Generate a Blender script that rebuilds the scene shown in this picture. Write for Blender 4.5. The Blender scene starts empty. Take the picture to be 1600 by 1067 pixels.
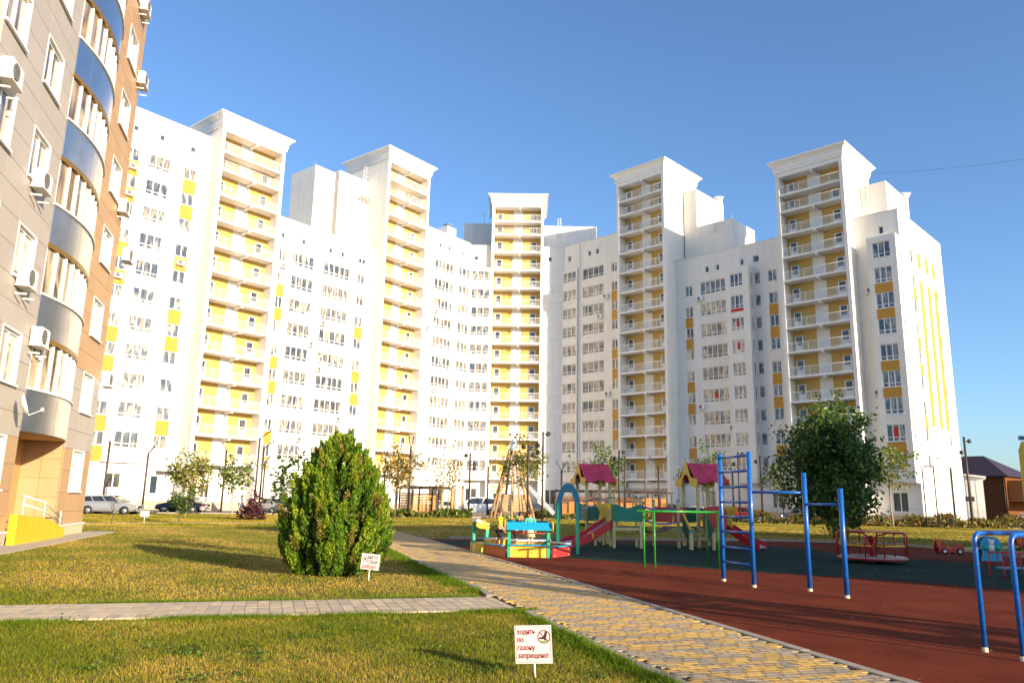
import bpy, bmesh, math, random
import numpy as np
from mathutils import Matrix, Vector
R = math.radians
random.seed(7); rng = np.random.default_rng(7)
scene = bpy.context.scene
C = scene.collection

# ------------------------------------------------------------------ camera
F, PITCH, ROLL, CAMH = 1192.654, R(11.7754), R(1.172), 1.65
cam = bpy.data.cameras.new('camera'); cam.sensor_width = 36.0; cam.lens = F / 1600 * 36
cam.clip_start = 0.1; cam.clip_end = 6000
camo = bpy.data.objects.new('camera', cam); C.objects.link(camo)
camo.matrix_world = Matrix.Translation((0, 0, CAMH)) @ Matrix.Rotation(math.pi / 2 + PITCH, 4, 'X') @ Matrix.Rotation(ROLL, 4, 'Z')
scene.camera = camo
# ------------------------------------------------------------------ light
SUN_EL, SUN_AZ = R(15.0), R(45.3)            # azimuth measured from -Y (behind the camera) towards +X
sdir = Vector((math.sin(SUN_AZ) * math.cos(SUN_EL), -math.cos(SUN_AZ) * math.cos(SUN_EL), math.sin(SUN_EL)))
w = bpy.data.worlds.new('World'); scene.world = w; w.use_nodes = True
nt = w.node_tree; bg = nt.nodes['Background']
sky = nt.nodes.new('ShaderNodeTexSky'); sky.sky_type = 'NISHITA'; sky.sun_disc = False
sky.sun_elevation = SUN_EL; sky.sun_rotation = math.atan2(sdir.x, sdir.y)
sky.air_density = 1.0; sky.dust_density = 1.0; sky.ozone_density = 4.6; sky.altitude = 50
nt.links.new(sky.outputs[0], bg.inputs[0]); bg.inputs[1].default_value = 0.112
sun = bpy.data.lights.new('sun', 'SUN'); sun.energy = 4.3; sun.angle = R(0.55); sun.color = (1.0, 0.80, 0.55)
suno = bpy.data.objects.new('sun', sun); C.objects.link(suno)
suno.rotation_euler = sdir.to_track_quat('Z', 'Y').to_euler(); suno.location = (30, -30, 40)
vs = scene.view_settings; vs.view_transform = 'Standard'; vs.look = 'None'; vs.exposure = 1.25; vs.gamma = 1.0; vs.use_curve_mapping = False
scene.cycles.max_bounces = 6; scene.cycles.diffuse_bounces = 3; scene.cycles.glossy_bounces = 3
scene.cycles.transmission_bounces = 4; scene.cycles.transparent_max_bounces = 6

# ------------------------------------------------------------------ pixels -> directions (photo is 1600 x 1067)
def ray(x, y):
    uu, vv = x - 800, 533.5 - y
    u = uu * math.cos(ROLL) - vv * math.sin(ROLL); v = uu * math.sin(ROLL) + vv * math.cos(ROLL)
    a, b = u / F, v / F
    return Vector((a, math.cos(PITCH) - b * math.sin(PITCH), math.sin(PITCH) + b * math.cos(PITCH)))
def G(x, y, z=0.0):                        # point where the pixel's ray meets height z
    d = ray(x, y); t = (z - CAMH) / d.z; return (d.x * t, d.y * t)
def ZA(x, y, X, Y):                        # height of that ray above the ground point (X, Y)
    d = ray(x, y); return CAMH + math.hypot(X, Y) / math.hypot(d.x, d.y) * d.z
def AY(x, y, Y):                           # ray at distance Y
    d = ray(x, y); t = Y / d.y; return Vector((d.x * t, Y, CAMH + d.z * t))

# ------------------------------------------------------------------ materials
MATS = {}
def M(name, col, rough=0.6, var=0.12, scale=3.0, bump=0.0, bscale=40.0, metal=0.0, spec=0.4, col2=None, rnd=0.0, attr=None, coat=0.0, trans=0.0, det=4.0):
    if name in MATS: return MATS[name]
    m = bpy.data.materials.new(name); m.use_nodes = True; MATS[name] = m
    n, l = m.node_tree.nodes, m.node_tree.links
    b = n['Principled BSDF']; b.inputs['Roughness'].default_value = rough; b.inputs['Metallic'].default_value = metal
    b.inputs['Specular IOR Level'].default_value = spec; b.inputs['Coat Weight'].default_value = coat; b.inputs['Coat Roughness'].default_value = 0.08
    geo = n.new('ShaderNodeNewGeometry')
    nz = n.new('ShaderNodeTexNoise'); nz.inputs['Scale'].default_value = scale; nz.inputs['Detail'].default_value = det
    nz.inputs['Roughness'].default_value = 0.62
    l.new(geo.outputs['Position'], nz.inputs['Vector'])
    mr = n.new('ShaderNodeMapRange'); mr.inputs[1].default_value = 0.28; mr.inputs[2].default_value = 0.72
    l.new(nz.outputs[0], mr.inputs[0])
    mx = n.new('ShaderNodeMix'); mx.data_type = 'RGBA'
    c = Vector(col)
    lo = tuple(c * (1 - var)) if col2 is None else tuple(col)
    hi = tuple(c * (1 + var)) if col2 is None else tuple(col2)
    mx.inputs[6].default_value = (*lo, 1); mx.inputs[7].default_value = (*hi, 1)
    l.new(mr.outputs[0], mx.inputs[0]); out = mx.outputs[2]
    if attr:
        at = n.new('ShaderNodeAttribute'); at.attribute_name = attr
        m2 = n.new('ShaderNodeMix'); m2.data_type = 'RGBA'; m2.blend_type = 'MULTIPLY'; m2.inputs[0].default_value = 1
        l.new(out, m2.inputs[6]); l.new(at.outputs['Color'], m2.inputs[7]); out = m2.outputs[2]
    if rnd:
        oi = n.new('ShaderNodeObjectInfo'); r2 = n.new('ShaderNodeMapRange'); r2.inputs[3].default_value = 1 - rnd; r2.inputs[4].default_value = 1 + rnd
        l.new(oi.outputs['Random'], r2.inputs[0])
        m3 = n.new('ShaderNodeVectorMath'); m3.operation = 'SCALE'; l.new(out, m3.inputs[0]); l.new(r2.outputs[0], m3.inputs['Scale']); out = m3.outputs[0]
    l.new(out, b.inputs['Base Color'])
    if bump:
        nb = n.new('ShaderNodeTexNoise'); nb.inputs['Scale'].default_value = bscale; nb.inputs['Detail'].default_value = 3
        l.new(geo.outputs['Position'], nb.inputs['Vector'])
        bp = n.new('ShaderNodeBump'); bp.inputs['Strength'].default_value = bump; bp.inputs['Distance'].default_value = 0.02
        l.new(nb.outputs[0], bp.inputs['Height']); l.new(bp.outputs[0], b.inputs['Normal'])
    if trans:
        tb = n.new('ShaderNodeBsdfTranslucent'); l.new(out, tb.inputs[0]); ms = n.new('ShaderNodeMixShader'); ms.inputs[0].default_value = trans
        l.new(b.outputs[0], ms.inputs[1]); l.new(tb.outputs[0], ms.inputs[2]); l.new(ms.outputs[0], n['Material Output'].inputs[0])
    return m

def glass_mat(name, cols, rough=0.06):
    m = bpy.data.materials.new(name); m.use_nodes = True; MATS[name] = m
    n, l = m.node_tree.nodes, m.node_tree.links; b = n['Principled BSDF']
    b.inputs['Roughness'].default_value = rough; b.inputs['Specular IOR Level'].default_value = 0.6; b.inputs['Coat Weight'].default_value = 0.6; b.inputs['Coat Roughness'].default_value = 0.02
    oi = n.new('ShaderNodeObjectInfo'); geo = n.new('ShaderNodeNewGeometry')
    nz = n.new('ShaderNodeTexNoise'); nz.inputs['Scale'].default_value = 1.6; nz.inputs['Detail'].default_value = 1
    mp = n.new('ShaderNodeMapping'); mp.inputs['Scale'].default_value = (1, 1, 0.35); l.new(geo.outputs['Position'], mp.inputs[0]); l.new(mp.outputs[0], nz.inputs['Vector'])
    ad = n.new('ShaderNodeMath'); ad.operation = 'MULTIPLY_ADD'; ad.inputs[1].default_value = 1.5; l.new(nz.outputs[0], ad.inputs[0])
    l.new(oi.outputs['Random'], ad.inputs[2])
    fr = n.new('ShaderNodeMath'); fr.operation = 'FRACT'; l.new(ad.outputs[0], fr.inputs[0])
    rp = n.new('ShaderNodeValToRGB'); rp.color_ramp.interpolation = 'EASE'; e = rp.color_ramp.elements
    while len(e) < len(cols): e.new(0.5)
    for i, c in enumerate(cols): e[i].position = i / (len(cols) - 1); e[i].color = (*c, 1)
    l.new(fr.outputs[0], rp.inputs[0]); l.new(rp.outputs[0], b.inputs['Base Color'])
    return m
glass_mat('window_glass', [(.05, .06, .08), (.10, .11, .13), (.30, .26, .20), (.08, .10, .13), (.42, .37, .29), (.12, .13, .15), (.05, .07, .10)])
glass_mat('attic_glass', [(.04, .07, .10), (.03, .05, .07), (.05, .09, .13)], 0.05)
glass_mat('door_glass', [(.03, .03, .035), (.09, .085, .08), (.05, .05, .055)], 0.08)
glass_mat('curtained_glass', [(.16, .10, .05), (.34, .25, .14), (.09, .06, .035), (.45, .37, .25), (.14, .13, .12)], 0.1)
glass_mat('car_glass', [(.015, .017, .02), (.03, .033, .036)], 0.04)

WHITE = M('white_render', (.80, .775, .725), .75, .035, .6, .05, 60)
def weather(m, amt=.10):
    n, l = m.node_tree.nodes, m.node_tree.links; b = n['Principled BSDF']; src = b.inputs['Base Color'].links[0].from_socket
    geo = n.new('ShaderNodeNewGeometry'); mp = n.new('ShaderNodeMapping'); mp.inputs['Scale'].default_value = (1.1, 1.1, .07); l.new(geo.outputs['Position'], mp.inputs[0])
    nz = n.new('ShaderNodeTexNoise'); nz.inputs['Scale'].default_value = 1.0; nz.inputs['Detail'].default_value = 6; nz.inputs['Roughness'].default_value = .7; l.new(mp.outputs[0], nz.inputs['Vector'])
    sx = n.new('ShaderNodeSeparateXYZ'); l.new(geo.outputs['Position'], sx.inputs[0])
    md = n.new('ShaderNodeMath'); md.operation = 'MODULO'; ad_ = n.new('ShaderNodeMath'); ad_.operation = 'SUBTRACT'; ad_.inputs[1].default_value = 1.72; l.new(sx.outputs[2], ad_.inputs[0]); l.new(ad_.outputs[0], md.inputs[0]); md.inputs[1].default_value = 3.0
    lt = n.new('ShaderNodeMath'); lt.operation = 'LESS_THAN'; l.new(md.outputs[0], lt.inputs[0]); lt.inputs[1].default_value = .035
    mr = n.new('ShaderNodeMapRange'); mr.inputs[1].default_value = .35; mr.inputs[2].default_value = .8; mr.inputs[3].default_value = 1.0; mr.inputs[4].default_value = 1 - amt * 1.6; l.new(nz.outputs[0], mr.inputs[0])
    sb_ = n.new('ShaderNodeMath'); sb_.operation = 'MULTIPLY_ADD'; sb_.inputs[1].default_value = -.10; l.new(lt.outputs[0], sb_.inputs[0]); l.new(mr.outputs[0], sb_.inputs[2])
    sc = n.new('ShaderNodeVectorMath'); sc.operation = 'SCALE'; l.new(src, sc.inputs[0]); l.new(sb_.outputs[0], sc.inputs['Scale']); l.new(sc.outputs[0], b.inputs['Base Color'])
weather(WHITE)
WHITE2 = M('white_paint', (.82, .81, .79), .55, .03, 2)
PVC = M('white_plastic', (.82, .82, .80), .35, .03, 3)
YEL = M('ochre_panel', (.50, .26, .035), .65, .06, 1.5, .05, 60)
YEL2 = M('pale_yellow_wall', (.66, .45, .12), .7, .05, 1.2, .05, 60)
PLINTH = M('plinth_tile', (.50, .36, .25), .6, .15, 4, .2, 25)
GREYM = M('grey_metal', (.35, .36, .37), .45, .1, 5, metal=.4)
BLACKM = M('black_metal', (.025, .024, .026), .45, .2, 6)
RUST = M('dark_brown_metal', (.055, .035, .028), .5, .2, 6)
GALV = M('galvanised_steel', (.62, .64, .66), .35, .08, 6, metal=.7)

# ------------------------------------------------------------------ mesh building
class MB:
    def __init__(s): s.v = []; s.f = []; s.m = []; s.T = Matrix.Identity(4); s.mi = 0; s.sm = []; s.smooth = False
    def add(s, vs_, fs):
        o = len(s.v); T = s.T
        s.v += [tuple(T @ Vector(p)) for p in vs_]
        for f in fs: s.f.append(tuple(i + o for i in f)); s.m.append(s.mi); s.sm.append(s.smooth)
    def quad(s, *p): s.add(p, [tuple(range(len(p)))])
    def box(s, x0, x1, y0, y1, z0, z1, M4=None):
        P = [(x, y, z) for z in (z0, z1) for y in (y0, y1) for x in (x0, x1)]
        if M4: P = [tuple(M4 @ Vector(p)) for p in P]
        s.add(P, [(0, 2, 3, 1), (4, 5, 7, 6), (0, 1, 5, 4), (1, 3, 7, 5), (3, 2, 6, 7), (2, 0, 4, 6)])
    def cbox(s, cx, cy, cz, sx, sy, sz, rz=0, rx=0, ry=0):
        s.box(-sx / 2, sx / 2, -sy / 2, sy / 2, -sz / 2, sz / 2, Matrix.Translation((cx, cy, cz)) @ Matrix.Rotation(rz, 4, 'Z') @ Matrix.Rotation(ry, 4, 'Y') @ Matrix.Rotation(rx, 4, 'X'))
    def tube(s, pts, r, n=8, caps=True):
        pts = [Vector(p) for p in pts]; rs = r if isinstance(r, (list, tuple)) else [r] * len(pts)
        V = []; Fs = []; pa = None
        for i, p in enumerate(pts):
            d = (pts[min(i + 1, len(pts) - 1)] - pts[max(i - 1, 0)]).normalized()
            if pa is None: pa = d.orthogonal().normalized()
            else: pa = (pa - d * pa.dot(d)); pa = pa.normalized() if pa.length > 1e-6 else d.orthogonal().normalized()
            pb = d.cross(pa)
            for k in range(n): a = 2 * math.pi * k / n; V.append(tuple(p + (pa * math.cos(a) + pb * math.sin(a)) * rs[i]))
        for i in range(len(pts) - 1):
            for k in range(n): a, b = i * n + k, i * n + (k + 1) % n; Fs.append((a, b, b + n, a + n))
        if caps: Fs.append(tuple(range(n - 1, -1, -1))); Fs.append(tuple(range((len(pts) - 1) * n, len(pts) * n)))
        t = s.smooth; s.smooth = True; s.add(V, Fs); s.smooth = t
    def bar(s, a, b, w_, h_, up=(0, 0, 1)):
        a, b = Vector(a), Vector(b); d = (b - a).normalized(); u = Vector(up); x = d.cross(u)
        if x.length < 1e-5: x = d.orthogonal()
        x.normalize(); u = x.cross(d)
        V = [tuple(p + x * (i * w_ / 2) + u * (j * h_ / 2)) for p in (a, b) for j in (-1, 1) for i in (-1, 1)]
        s.add(V, [(0, 2, 3, 1), (4, 5, 7, 6), (0, 1, 5, 4), (1, 3, 7, 5), (3, 2, 6, 7), (2, 0, 4, 6)])
    def extrude(s, poly, vec):
        n = len(poly); vec = Vector(vec); V = [tuple(p) for p in poly] + [tuple(Vector(p) + vec) for p in poly]
        s.add(V, [tuple(range(n - 1, -1, -1)), tuple(range(n, 2 * n))] + [(i, (i + 1) % n, (i + 1) % n + n, i + n) for i in range(n)])
    def lathe(s, prof, n=16, c=(0, 0, 0)):
        V = [(c[0] + r * math.cos(2 * math.pi * k / n), c[1] + r * math.sin(2 * math.pi * k / n), c[2] + z) for r, z in prof for k in range(n)]
        Fs = [(i * n + k, i * n + (k + 1) % n, (i + 1) * n + (k + 1) % n, (i + 1) * n + k) for i in range(len(prof) - 1) for k in range(n)]
        Fs += [tuple(range(n - 1, -1, -1)), tuple(range((len(prof) - 1) * n, len(prof) * n))]
        t = s.smooth; s.smooth = True; s.add(V, Fs); s.smooth = t
    def ball(s, c, r, n=10, m=6, sz=1.0):
        s.lathe([(max(1e-3, r * math.sin(math.pi * i / m)), -r * sz * math.cos(math.pi * i / m)) for i in range(m + 1)], n, c)
    def facade(s, s0, s1, z0, z1, opens, rev=0.2, y=0.0):
        xs = sorted({round(v, 4) for v in [s0, s1] + [q for o in opens for q in o[:2]] if s0 - 1e-4 <= v <= s1 + 1e-4})
        zs = sorted({round(v, 4) for v in [z0, z1] + [q for o in opens for q in o[2:4]] if z0 - 1e-4 <= v <= z1 + 1e-4})
        nx = len(xs)
        V = [(x, y, z) for z in zs for x in xs]; Fs = []
        for j in range(len(zs) - 1):
            for i in range(nx - 1):
                cx, cz = (xs[i] + xs[i + 1]) / 2, (zs[j] + zs[j + 1]) / 2
                if not any(o[0] < cx < o[1] and o[2] < cz < o[3] for o in opens):
                    a = j * nx + i; Fs.append((a, a + 1, a + nx + 1, a + nx))
        s.add(V, Fs)
        for a, b, c, d in [o[:4] for o in opens]:
            y2 = y + rev
            s.add([(a, y, c), (b, y, c), (b, y, d), (a, y, d), (a, y2, c), (b, y2, c), (b, y2, d), (a, y2, d)],
                  [(0, 4, 5, 1), (1, 5, 6, 2), (2, 6, 7, 3), (3, 7, 4, 0)])
    def mesh(s, name, mats):
        me = bpy.data.meshes.new(name); me.from_pydata(s.v, [], s.f)
        for m in (mats if isinstance(mats, (list, tuple)) else [mats]): me.materials.append(m)
        me.polygons.foreach_set('material_index', s.m); me.polygons.foreach_set('use_smooth', s.sm); me.update(); return me
    def build(s, name, mats, parent=None, loc=None, rz=None):
        return put(name, s.mesh(name, mats), parent, loc, rz)
def put(name, me, parent=None, loc=None, rz=None):
    o = bpy.data.objects.new(name, me); C.objects.link(o)
    if parent is not None: o.parent = parent
    if loc is not None: o.location = loc
    if rz is not None: o.rotation_euler[2] = rz
    return o
def tag(o, label, cat, group=None):
    o['label'] = label; o['category'] = cat
    if group: o['group'] = group
    return o
def thing(name, label, cat, loc=(0, 0, 0), rz=0, group=None):
    o = bpy.data.objects.new(name, None); C.objects.link(o); o.location = loc if len(loc) == 3 else (loc[0], loc[1], 0); o.rotation_euler[2] = rz
    o.empty_display_size = 0.3
    return tag(o, label, cat, group)
def struct(o): o['kind'] = 'structure'; return o
def np_mesh(name, V, Q, mats, tint=None, midx=None, n=4):
    me = bpy.data.meshes.new(name); V = np.asarray(V, np.float32).reshape(-1, 3); Q = np.asarray(Q, np.int32).reshape(-1, n)
    me.vertices.add(len(V)); me.vertices.foreach_set('co', V.ravel()); me.loops.add(Q.size); me.loops.foreach_set('vertex_index', Q.ravel())
    me.polygons.add(len(Q)); me.polygons.foreach_set('loop_start', np.arange(0, Q.size, n, dtype=np.int32))
    for m in (mats if isinstance(mats, (list, tuple)) else [mats]): me.materials.append(m)
    if midx is not None: me.polygons.foreach_set('material_index', np.asarray(midx, np.int32))
    if tint is not None:
        a = me.color_attributes.new('tint', 'FLOAT_COLOR', 'POINT'); t = np.ones((len(V), 4), np.float32); t[:, :3] = tint; a.data.foreach_set('color', t.ravel())
    me.update(calc_edges=True); return me
def seg_matrix(P0, ang): return Matrix.Translation((P0[0], P0[1], 0)) @ Matrix.Rotation(ang, 4, 'Z')
# ================================================================== the ground
def sheet(name, pts, z, mat, kind=True):
    b = MB(); b.quad(*[(x, y, z) for x, y in pts]); o = b.build(name, mat)
    if kind: struct(o)
    return o
ASPH = M('asphalt', (.085, .08, .078), .85, .15, .8, .3, 60)
PAVE = M('plaza_paving', (.30, .25, .20), .8, .15, 1.2, .2, 30)
SOIL = M('dry_lawn_soil', (.17, .115, .025), .9, 0, .55, .6, 25, col2=(.075, .09, .012), det=6)
CONC = M('pale_concrete', (.42, .37, .30), .85, .12, 4, .3, 40)
KERB = M('kerb_concrete', (.30, .26, .21), .85, .15, 6, .3, 40)
REDR = M('red_rubber_paving', (.098, .017, .007), .95, 0, .9, .5, 220, det=10, spec=.08, col2=(.175, .036, .015))
GRNR = M('green_rubber_paving', (.010, .028, .023), .95, 0, .9, .5, 220, det=10, spec=.08, col2=(.024, .048, .036))
sheet('ground', [(-3000, -3000), (3000, -3000), (3000, 3000), (-3000, 3000)], -.03, M('open_land', (.20, .16, .09), .95, .2, .02))
sheet('street', [(-140, 40), (160, 40), (160, 200), (-140, 200)], 0.0, ASPH)
sheet('plaza_pavement', [(-10, 71.3), (0, 74.5), (13, 77), (25, 78), (24, 92), (-2, 106), (-14, 95)], .006, PAVE)
LAWN = [(-70, -25), (60, -25), (75, 60), (70, 76), (36, 73.5), (26, 77), (13, 76), (0, 73.8), (-9, 70.6), (-21, 71), (-34, 62.6), (-75, 57)]
sheet('lawn', LAWN, .012, SOIL)
PATH_R = [(5.0, 3.0), (3.74, 7.88), (3.0, 10.53), (2.21, 13.24), (1.07, 17.4), (-.32, 22.12), (-3.9, 34.11), (-5.58, 39.46), (-9.4, 52)]
PATH_L = [(2.75, 3.0), (1.6, 7.69), (1.36, 8.4), (.80, 10.32), (.33, 12.0), (-.26, 13.8), (-.44, 14.74), (-1.53, 18.03), (-3.56, 24.92), (-6.3, 34.1), (-8.0, 39.7), (-11.8, 52)]
def inside(p, poly):
    x, y = p; c = False
    for i in range(len(poly)):
        (x0, y0), (x1, y1) = poly[i - 1], poly[i]
        if (y0 > y) != (y1 > y) and x < (x1 - x0) * (y - y0) / (y1 - y0) + x0: c = not c
    return c
def strip(name, L, Rr, z, mat):
    b = MB()
    ys = sorted({p[1] for p in L + Rr})
    def at(E_, y):
        for (x0, y0), (x1, y1) in zip(E_, E_[1:]):
            if y0 <= y <= y1: return x0 + (x1 - x0) * (y - y0) / (y1 - y0 + 1e-9)
        return E_[-1][0]
    for y0, y1 in zip(ys, ys[1:]): b.quad((at(L, y0), y0, z), (at(Rr, y0), y0, z), (at(Rr, y1), y1, z), (at(L, y1), y1, z))
    return struct(b.build(name, mat))
# material of the far path: same two brick tones
def brick_mat():
    m = bpy.data.materials.new('far_paving'); m.use_nodes = True; n, l = m.node_tree.nodes, m.node_tree.links; b = n['Principled BSDF']; b.inputs['Roughness'].default_value = .85
    geo = n.new('ShaderNodeNewGeometry'); mp = n.new('ShaderNodeMapping'); mp.inputs['Rotation'].default_value = (0, 0, R(-16.5)); l.new(geo.outputs['Position'], mp.inputs[0])
    br = n.new('ShaderNodeTexBrick'); br.inputs['Scale'].default_value = 1; br.inputs['Brick Width'].default_value = .2; br.inputs['Row Height'].default_value = .1; br.inputs['Mortar Size'].default_value = .006
    br.inputs['Color1'].default_value = (.45, .27, .09, 1); br.inputs['Color2'].default_value = (.27, .21, .15, 1); br.inputs['Mortar'].default_value = (.08, .06, .045, 1); br.inputs['Bias'].default_value = -.1
    l.new(mp.outputs[0], br.inputs[0]); l.new(br.outputs[0], b.inputs['Base Color']); return m
path = strip('main_path', [p for p in PATH_L if p[1] < 26] + [(-4.2, 27.0)], [p for p in PATH_R if p[1] < 23] + [(-1.78, 27.0)], .036, M('paver_joint', (.05, .038, .026), .95, .3, 30))
strip('main_path_far_stretch', [(-4.2, 27.0)] + PATH_L[9:], [(-1.78, 27.0)] + PATH_R[6:], .048, brick_mat())
PATHPOLY = PATH_L + PATH_R[::-1]
BY = M('yellow_paver', (.47, .30, .085), .85, .22, 9, .3, 90, rnd=.16)
BG = M('grey_paver', (.29, .235, .165), .85, .22, 9, .3, 90, rnd=.16)
def brick_mesh(name, sx, sy, mat, h=.02):
    b = MB(); c = .004
    b.add([(-sx, -sy, 0), (sx, -sy, 0), (sx, sy, 0), (-sx, sy, 0), (-sx, -sy, h - c), (sx, -sy, h - c), (sx, sy, h - c), (-sx, sy, h - c), (-sx + c, -sy + c, h), (sx - c, -sy + c, h), (sx - c, sy - c, h), (-sx + c, sy - c, h)],
          [(0, 1, 5, 4), (1, 2, 6, 5), (2, 3, 7, 6), (3, 0, 4, 7), (4, 5, 9, 8), (5, 6, 10, 9), (6, 7, 11, 10), (7, 4, 8, 11), (8, 9, 10, 11)])
    return b.mesh(name, mat)
bm_y, bm_g = brick_mesh('brick', .0935, .0475, BY), brick_mesh('brick', .0935, .0475, BG)
pa = math.atan2(14.2, -4.2) - math.pi / 2; ca, sa = math.cos(pa), math.sin(pa)
bl = []
for j in range(0, 245):
    for i in range(-30, 30):
        lx, ly = i * .2 + (.1 if j % 2 else 0) + .06 * math.sin(j * .9), j * .1
        x, y = 2.7 + lx * ca - ly * sa, 5.5 + lx * sa + ly * ca
        if all(inside((x + ex, y + ey), PATHPOLY) for ex in (-.05, .05) for ey in (-.04, .04)):
            t = math.sin(i * 1.7 + j * .55) + math.sin(i * .6 - j * 1.3 + 1) + random.uniform(-1.4, 1.4)
            bl.append((math.hypot(x, y - 1.0), x, y, t > -.1))
bl = [b for b in bl if b[2] > 6.6]
bl.sort(); near = [b for b in bl if b[2] > 7.2][:300]; ns = set(near)
for d, x, y, yl in near:
    o = put('brick', bm_y if yl else bm_g, path, (x, y, .031 + random.uniform(-.0008, .0008)), pa + random.uniform(-.012, .012))
b = MB()
for d, x, y, yl in bl:
    if (d, x, y, yl) in ns: continue
    b.T = Matrix.Translation((x, y, .031 + random.uniform(-.0008, .0008))) @ Matrix.Rotation(pa + random.uniform(-.012, .012), 4, 'Z'); b.mi = 0 if yl else 1
    h, c, sx, sy = .02, .004, .0935, .0475
    b.add([(-sx, -sy, h - c), (sx, -sy, h - c), (sx, sy, h - c), (-sx, sy, h - c), (-sx + c, -sy + c, h), (sx - c, -sy + c, h), (sx - c, sy - c, h), (-sx + c, sy - c, h), (-sx, -sy, 0), (sx, -sy, 0), (sx, sy, 0), (-sx, sy, 0)],
          [(0, 1, 5, 4), (1, 2, 6, 5), (2, 3, 7, 6), (3, 0, 4, 7), (4, 5, 6, 7), (8, 9, 1, 0), (9, 10, 2, 1), (10, 11, 3, 2), (11, 8, 0, 3)])
o = b.build('bricks', [BY, BG], path); o['kind'] = 'stuff'
# side path of long pale slabs
A0, A1 = Vector((-10.4, 9.7)), Vector((.05, 12.9)); ad = (A1 - A0).normalized(); an = Vector((-ad.y, ad.x)); wdt = 1.52
side = [tuple(A0 + an * wdt / 2), tuple(A0 - an * wdt / 2), tuple(A1 - an * wdt / 2 + ad * .25), tuple(A1 + an * wdt / 2 - ad * .2)]
spath = sheet('side_path', [side[1], side[2], side[3], side[0]], .022, M('sand_joint', (.10, .08, .055), .95, .2, 20))
SL1 = M('pale_slab', (.50, .40, .27), .85, .12, 6, .3, 70, rnd=.10)
SL2 = M('grey_slab', (.42, .355, .27), .85, .12, 6, .3, 70, rnd=.10)
sm = [brick_mesh('paving_slab', .083, .184, m_, .026) for m_ in (SL1, SL2)]
sl_ang = math.atan2(ad.y, ad.x)
k = 0
while True:
    c = A0 + ad * (.09 + k * .172)
    if (c - A1).length < .12 or k > 70: break
    for q in range(4):
        p = c + an * ((q - 1.5) * .376)
        if p.x > -8.6 and not inside((p.x + .05, p.y), PATHPOLY): put('paving_slab', sm[(k * 3 + q * 5 + (k // 3)) % 7 < 3], spath, (p.x, p.y, .023 + random.uniform(-.001, .001)), sl_ang + random.uniform(-.008, .008))
    k += 1
# playground surface
FARK = [(-4.0, 33.6), (-2.5, 33.4), (5, 35.4), (12.3, 37.3), (16.15, 37.0), (17.8, 35.5), (18.3, 32.4), (18.6, 28.3), (20, 22), (22, 3)]
sheet('playground_red_surface', [p for p in PATH_R if p[1] < 34] [:7] + FARK, .022, REDR)
sheet('playground_green_surface', [(1.2, 24.0), (2.9, 22.7), (4.4, 21.2), (6.5, 19.8), (9.0, 18.4), (10.8, 16.7), (13.2, 17.6), (14.9, 21.5), (14.6, 24.6), (13.2, 26.8), (11.7, 28.3), (11.9, 31.0), (10.5, 33.2), (4.5, 33.6), (-1.6, 32.2), (-3.2, 32.5), (-2.4, 29.5), (-.9, 27.2)], .027, GRNR)
def kerb(name, pts, h=.07, wd=.08):
    b = MB()
    for p, q in zip(pts, pts[1:]):
        L_ = math.hypot(q[0] - p[0], q[1] - p[1]); n_ = max(1, int(L_ / 1.0))
        for i in range(n_):
            a = [p[k] + (q[k] - p[k]) * (i + .004) / n_ for k in (0, 1)]; c = [p[k] + (q[k] - p[k]) * (i + .996) / n_ for k in (0, 1)]
            b.bar((*a, h / 2 + .002 + random.uniform(-.003, .003)), (*c, h / 2 + .002 + random.uniform(-.003, .003)), wd, h)
    return struct(b.build(name, KERB))
kerb('path_kerb', [(p[0] - .03, p[1]) for p in PATH_L[:5]], .0545, .12)
kerb('path_kerb', [(p[0] - .03, p[1]) for p in PATH_L[5:9]], .0545, .12)
kerb('playground_edge_kerb', [(p[0] + .04, p[1]) for p in PATH_R[:7]], .0545, .13)
kerb('playground_far_kerb', FARK[1:], .12, .1)
kerb('lawn_edging', [G(95, 819), G(260, 817.5), G(440, 818.5)], .05, .25)
kerb('street_kerb', [(p[0], p[1] + .1) for p in LAWN[3:]][::-1], .13, .15)
# ================================================================== things outside the frame that throw the shade
nq, dq = Vector((math.cos(SUN_AZ), math.sin(SUN_AZ))), Vector((-math.sin(SUN_AZ), math.cos(SUN_AZ)))
def QD(q, d): v = nq * q + dq * d; return (v.x, v.y)
sb = thing('apartment_block', 'plain white apartment block behind the camera shading the play area', 'building', QD(33.2, -47), SUN_AZ)
b = MB(); b.box(-14.4, 14.4, -7, 7, 0, 20.4); b.build('wall', WHITE, sb)
b = MB(); b.box(-14.6, 14.6, -7.3, 7.3, 20.4, 21.1); b.build('roof', GREYM, sb)
for fl in range(6):
    for cx in range(9):
        b = MB(); b.box(-.8, .8, -.04, .04, 0, 1.6); b.build('window', MATS['window_glass'], sb, (-13 + cx * 3.2, 7.03, 1.5 + fl * 3.1))
ms = thing('lattice_mast', 'tall steel lattice mast outside the right edge of the picture', 'mast', QD(12.0, -15), SUN_AZ + .35)
HM = (14.4 + 15) * math.tan(SUN_EL)
for sx in (-1, 1):
    for sy in (-1, 1):
        b = MB(); b.tube([(sx * .95, sy * .75, 0), (sx * .75, sy * .6, HM)], .12, 6); b.build('leg', GREYM, ms)
nseg = 5
for i in range(nseg):
    z0, z1 = HM * i / nseg, HM * (i + 1) / nseg
    b = MB()
    for sy in (-.7, .7): b.tube([(-.85, sy, z0), (.85, sy, z1)], .075, 5); b.tube([(.85, sy, z0), (-.85, sy, z1)], .075, 5)
    for sx in (-.85, .85): b.tube([(sx, -.7, z0), (sx, .7, z1)], .075, 5); b.tube([(-.85, sx * .8, z1), (.85, sx * .8, z1)], .075, 5)
    b.build('brace', GREYM, ms)
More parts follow.
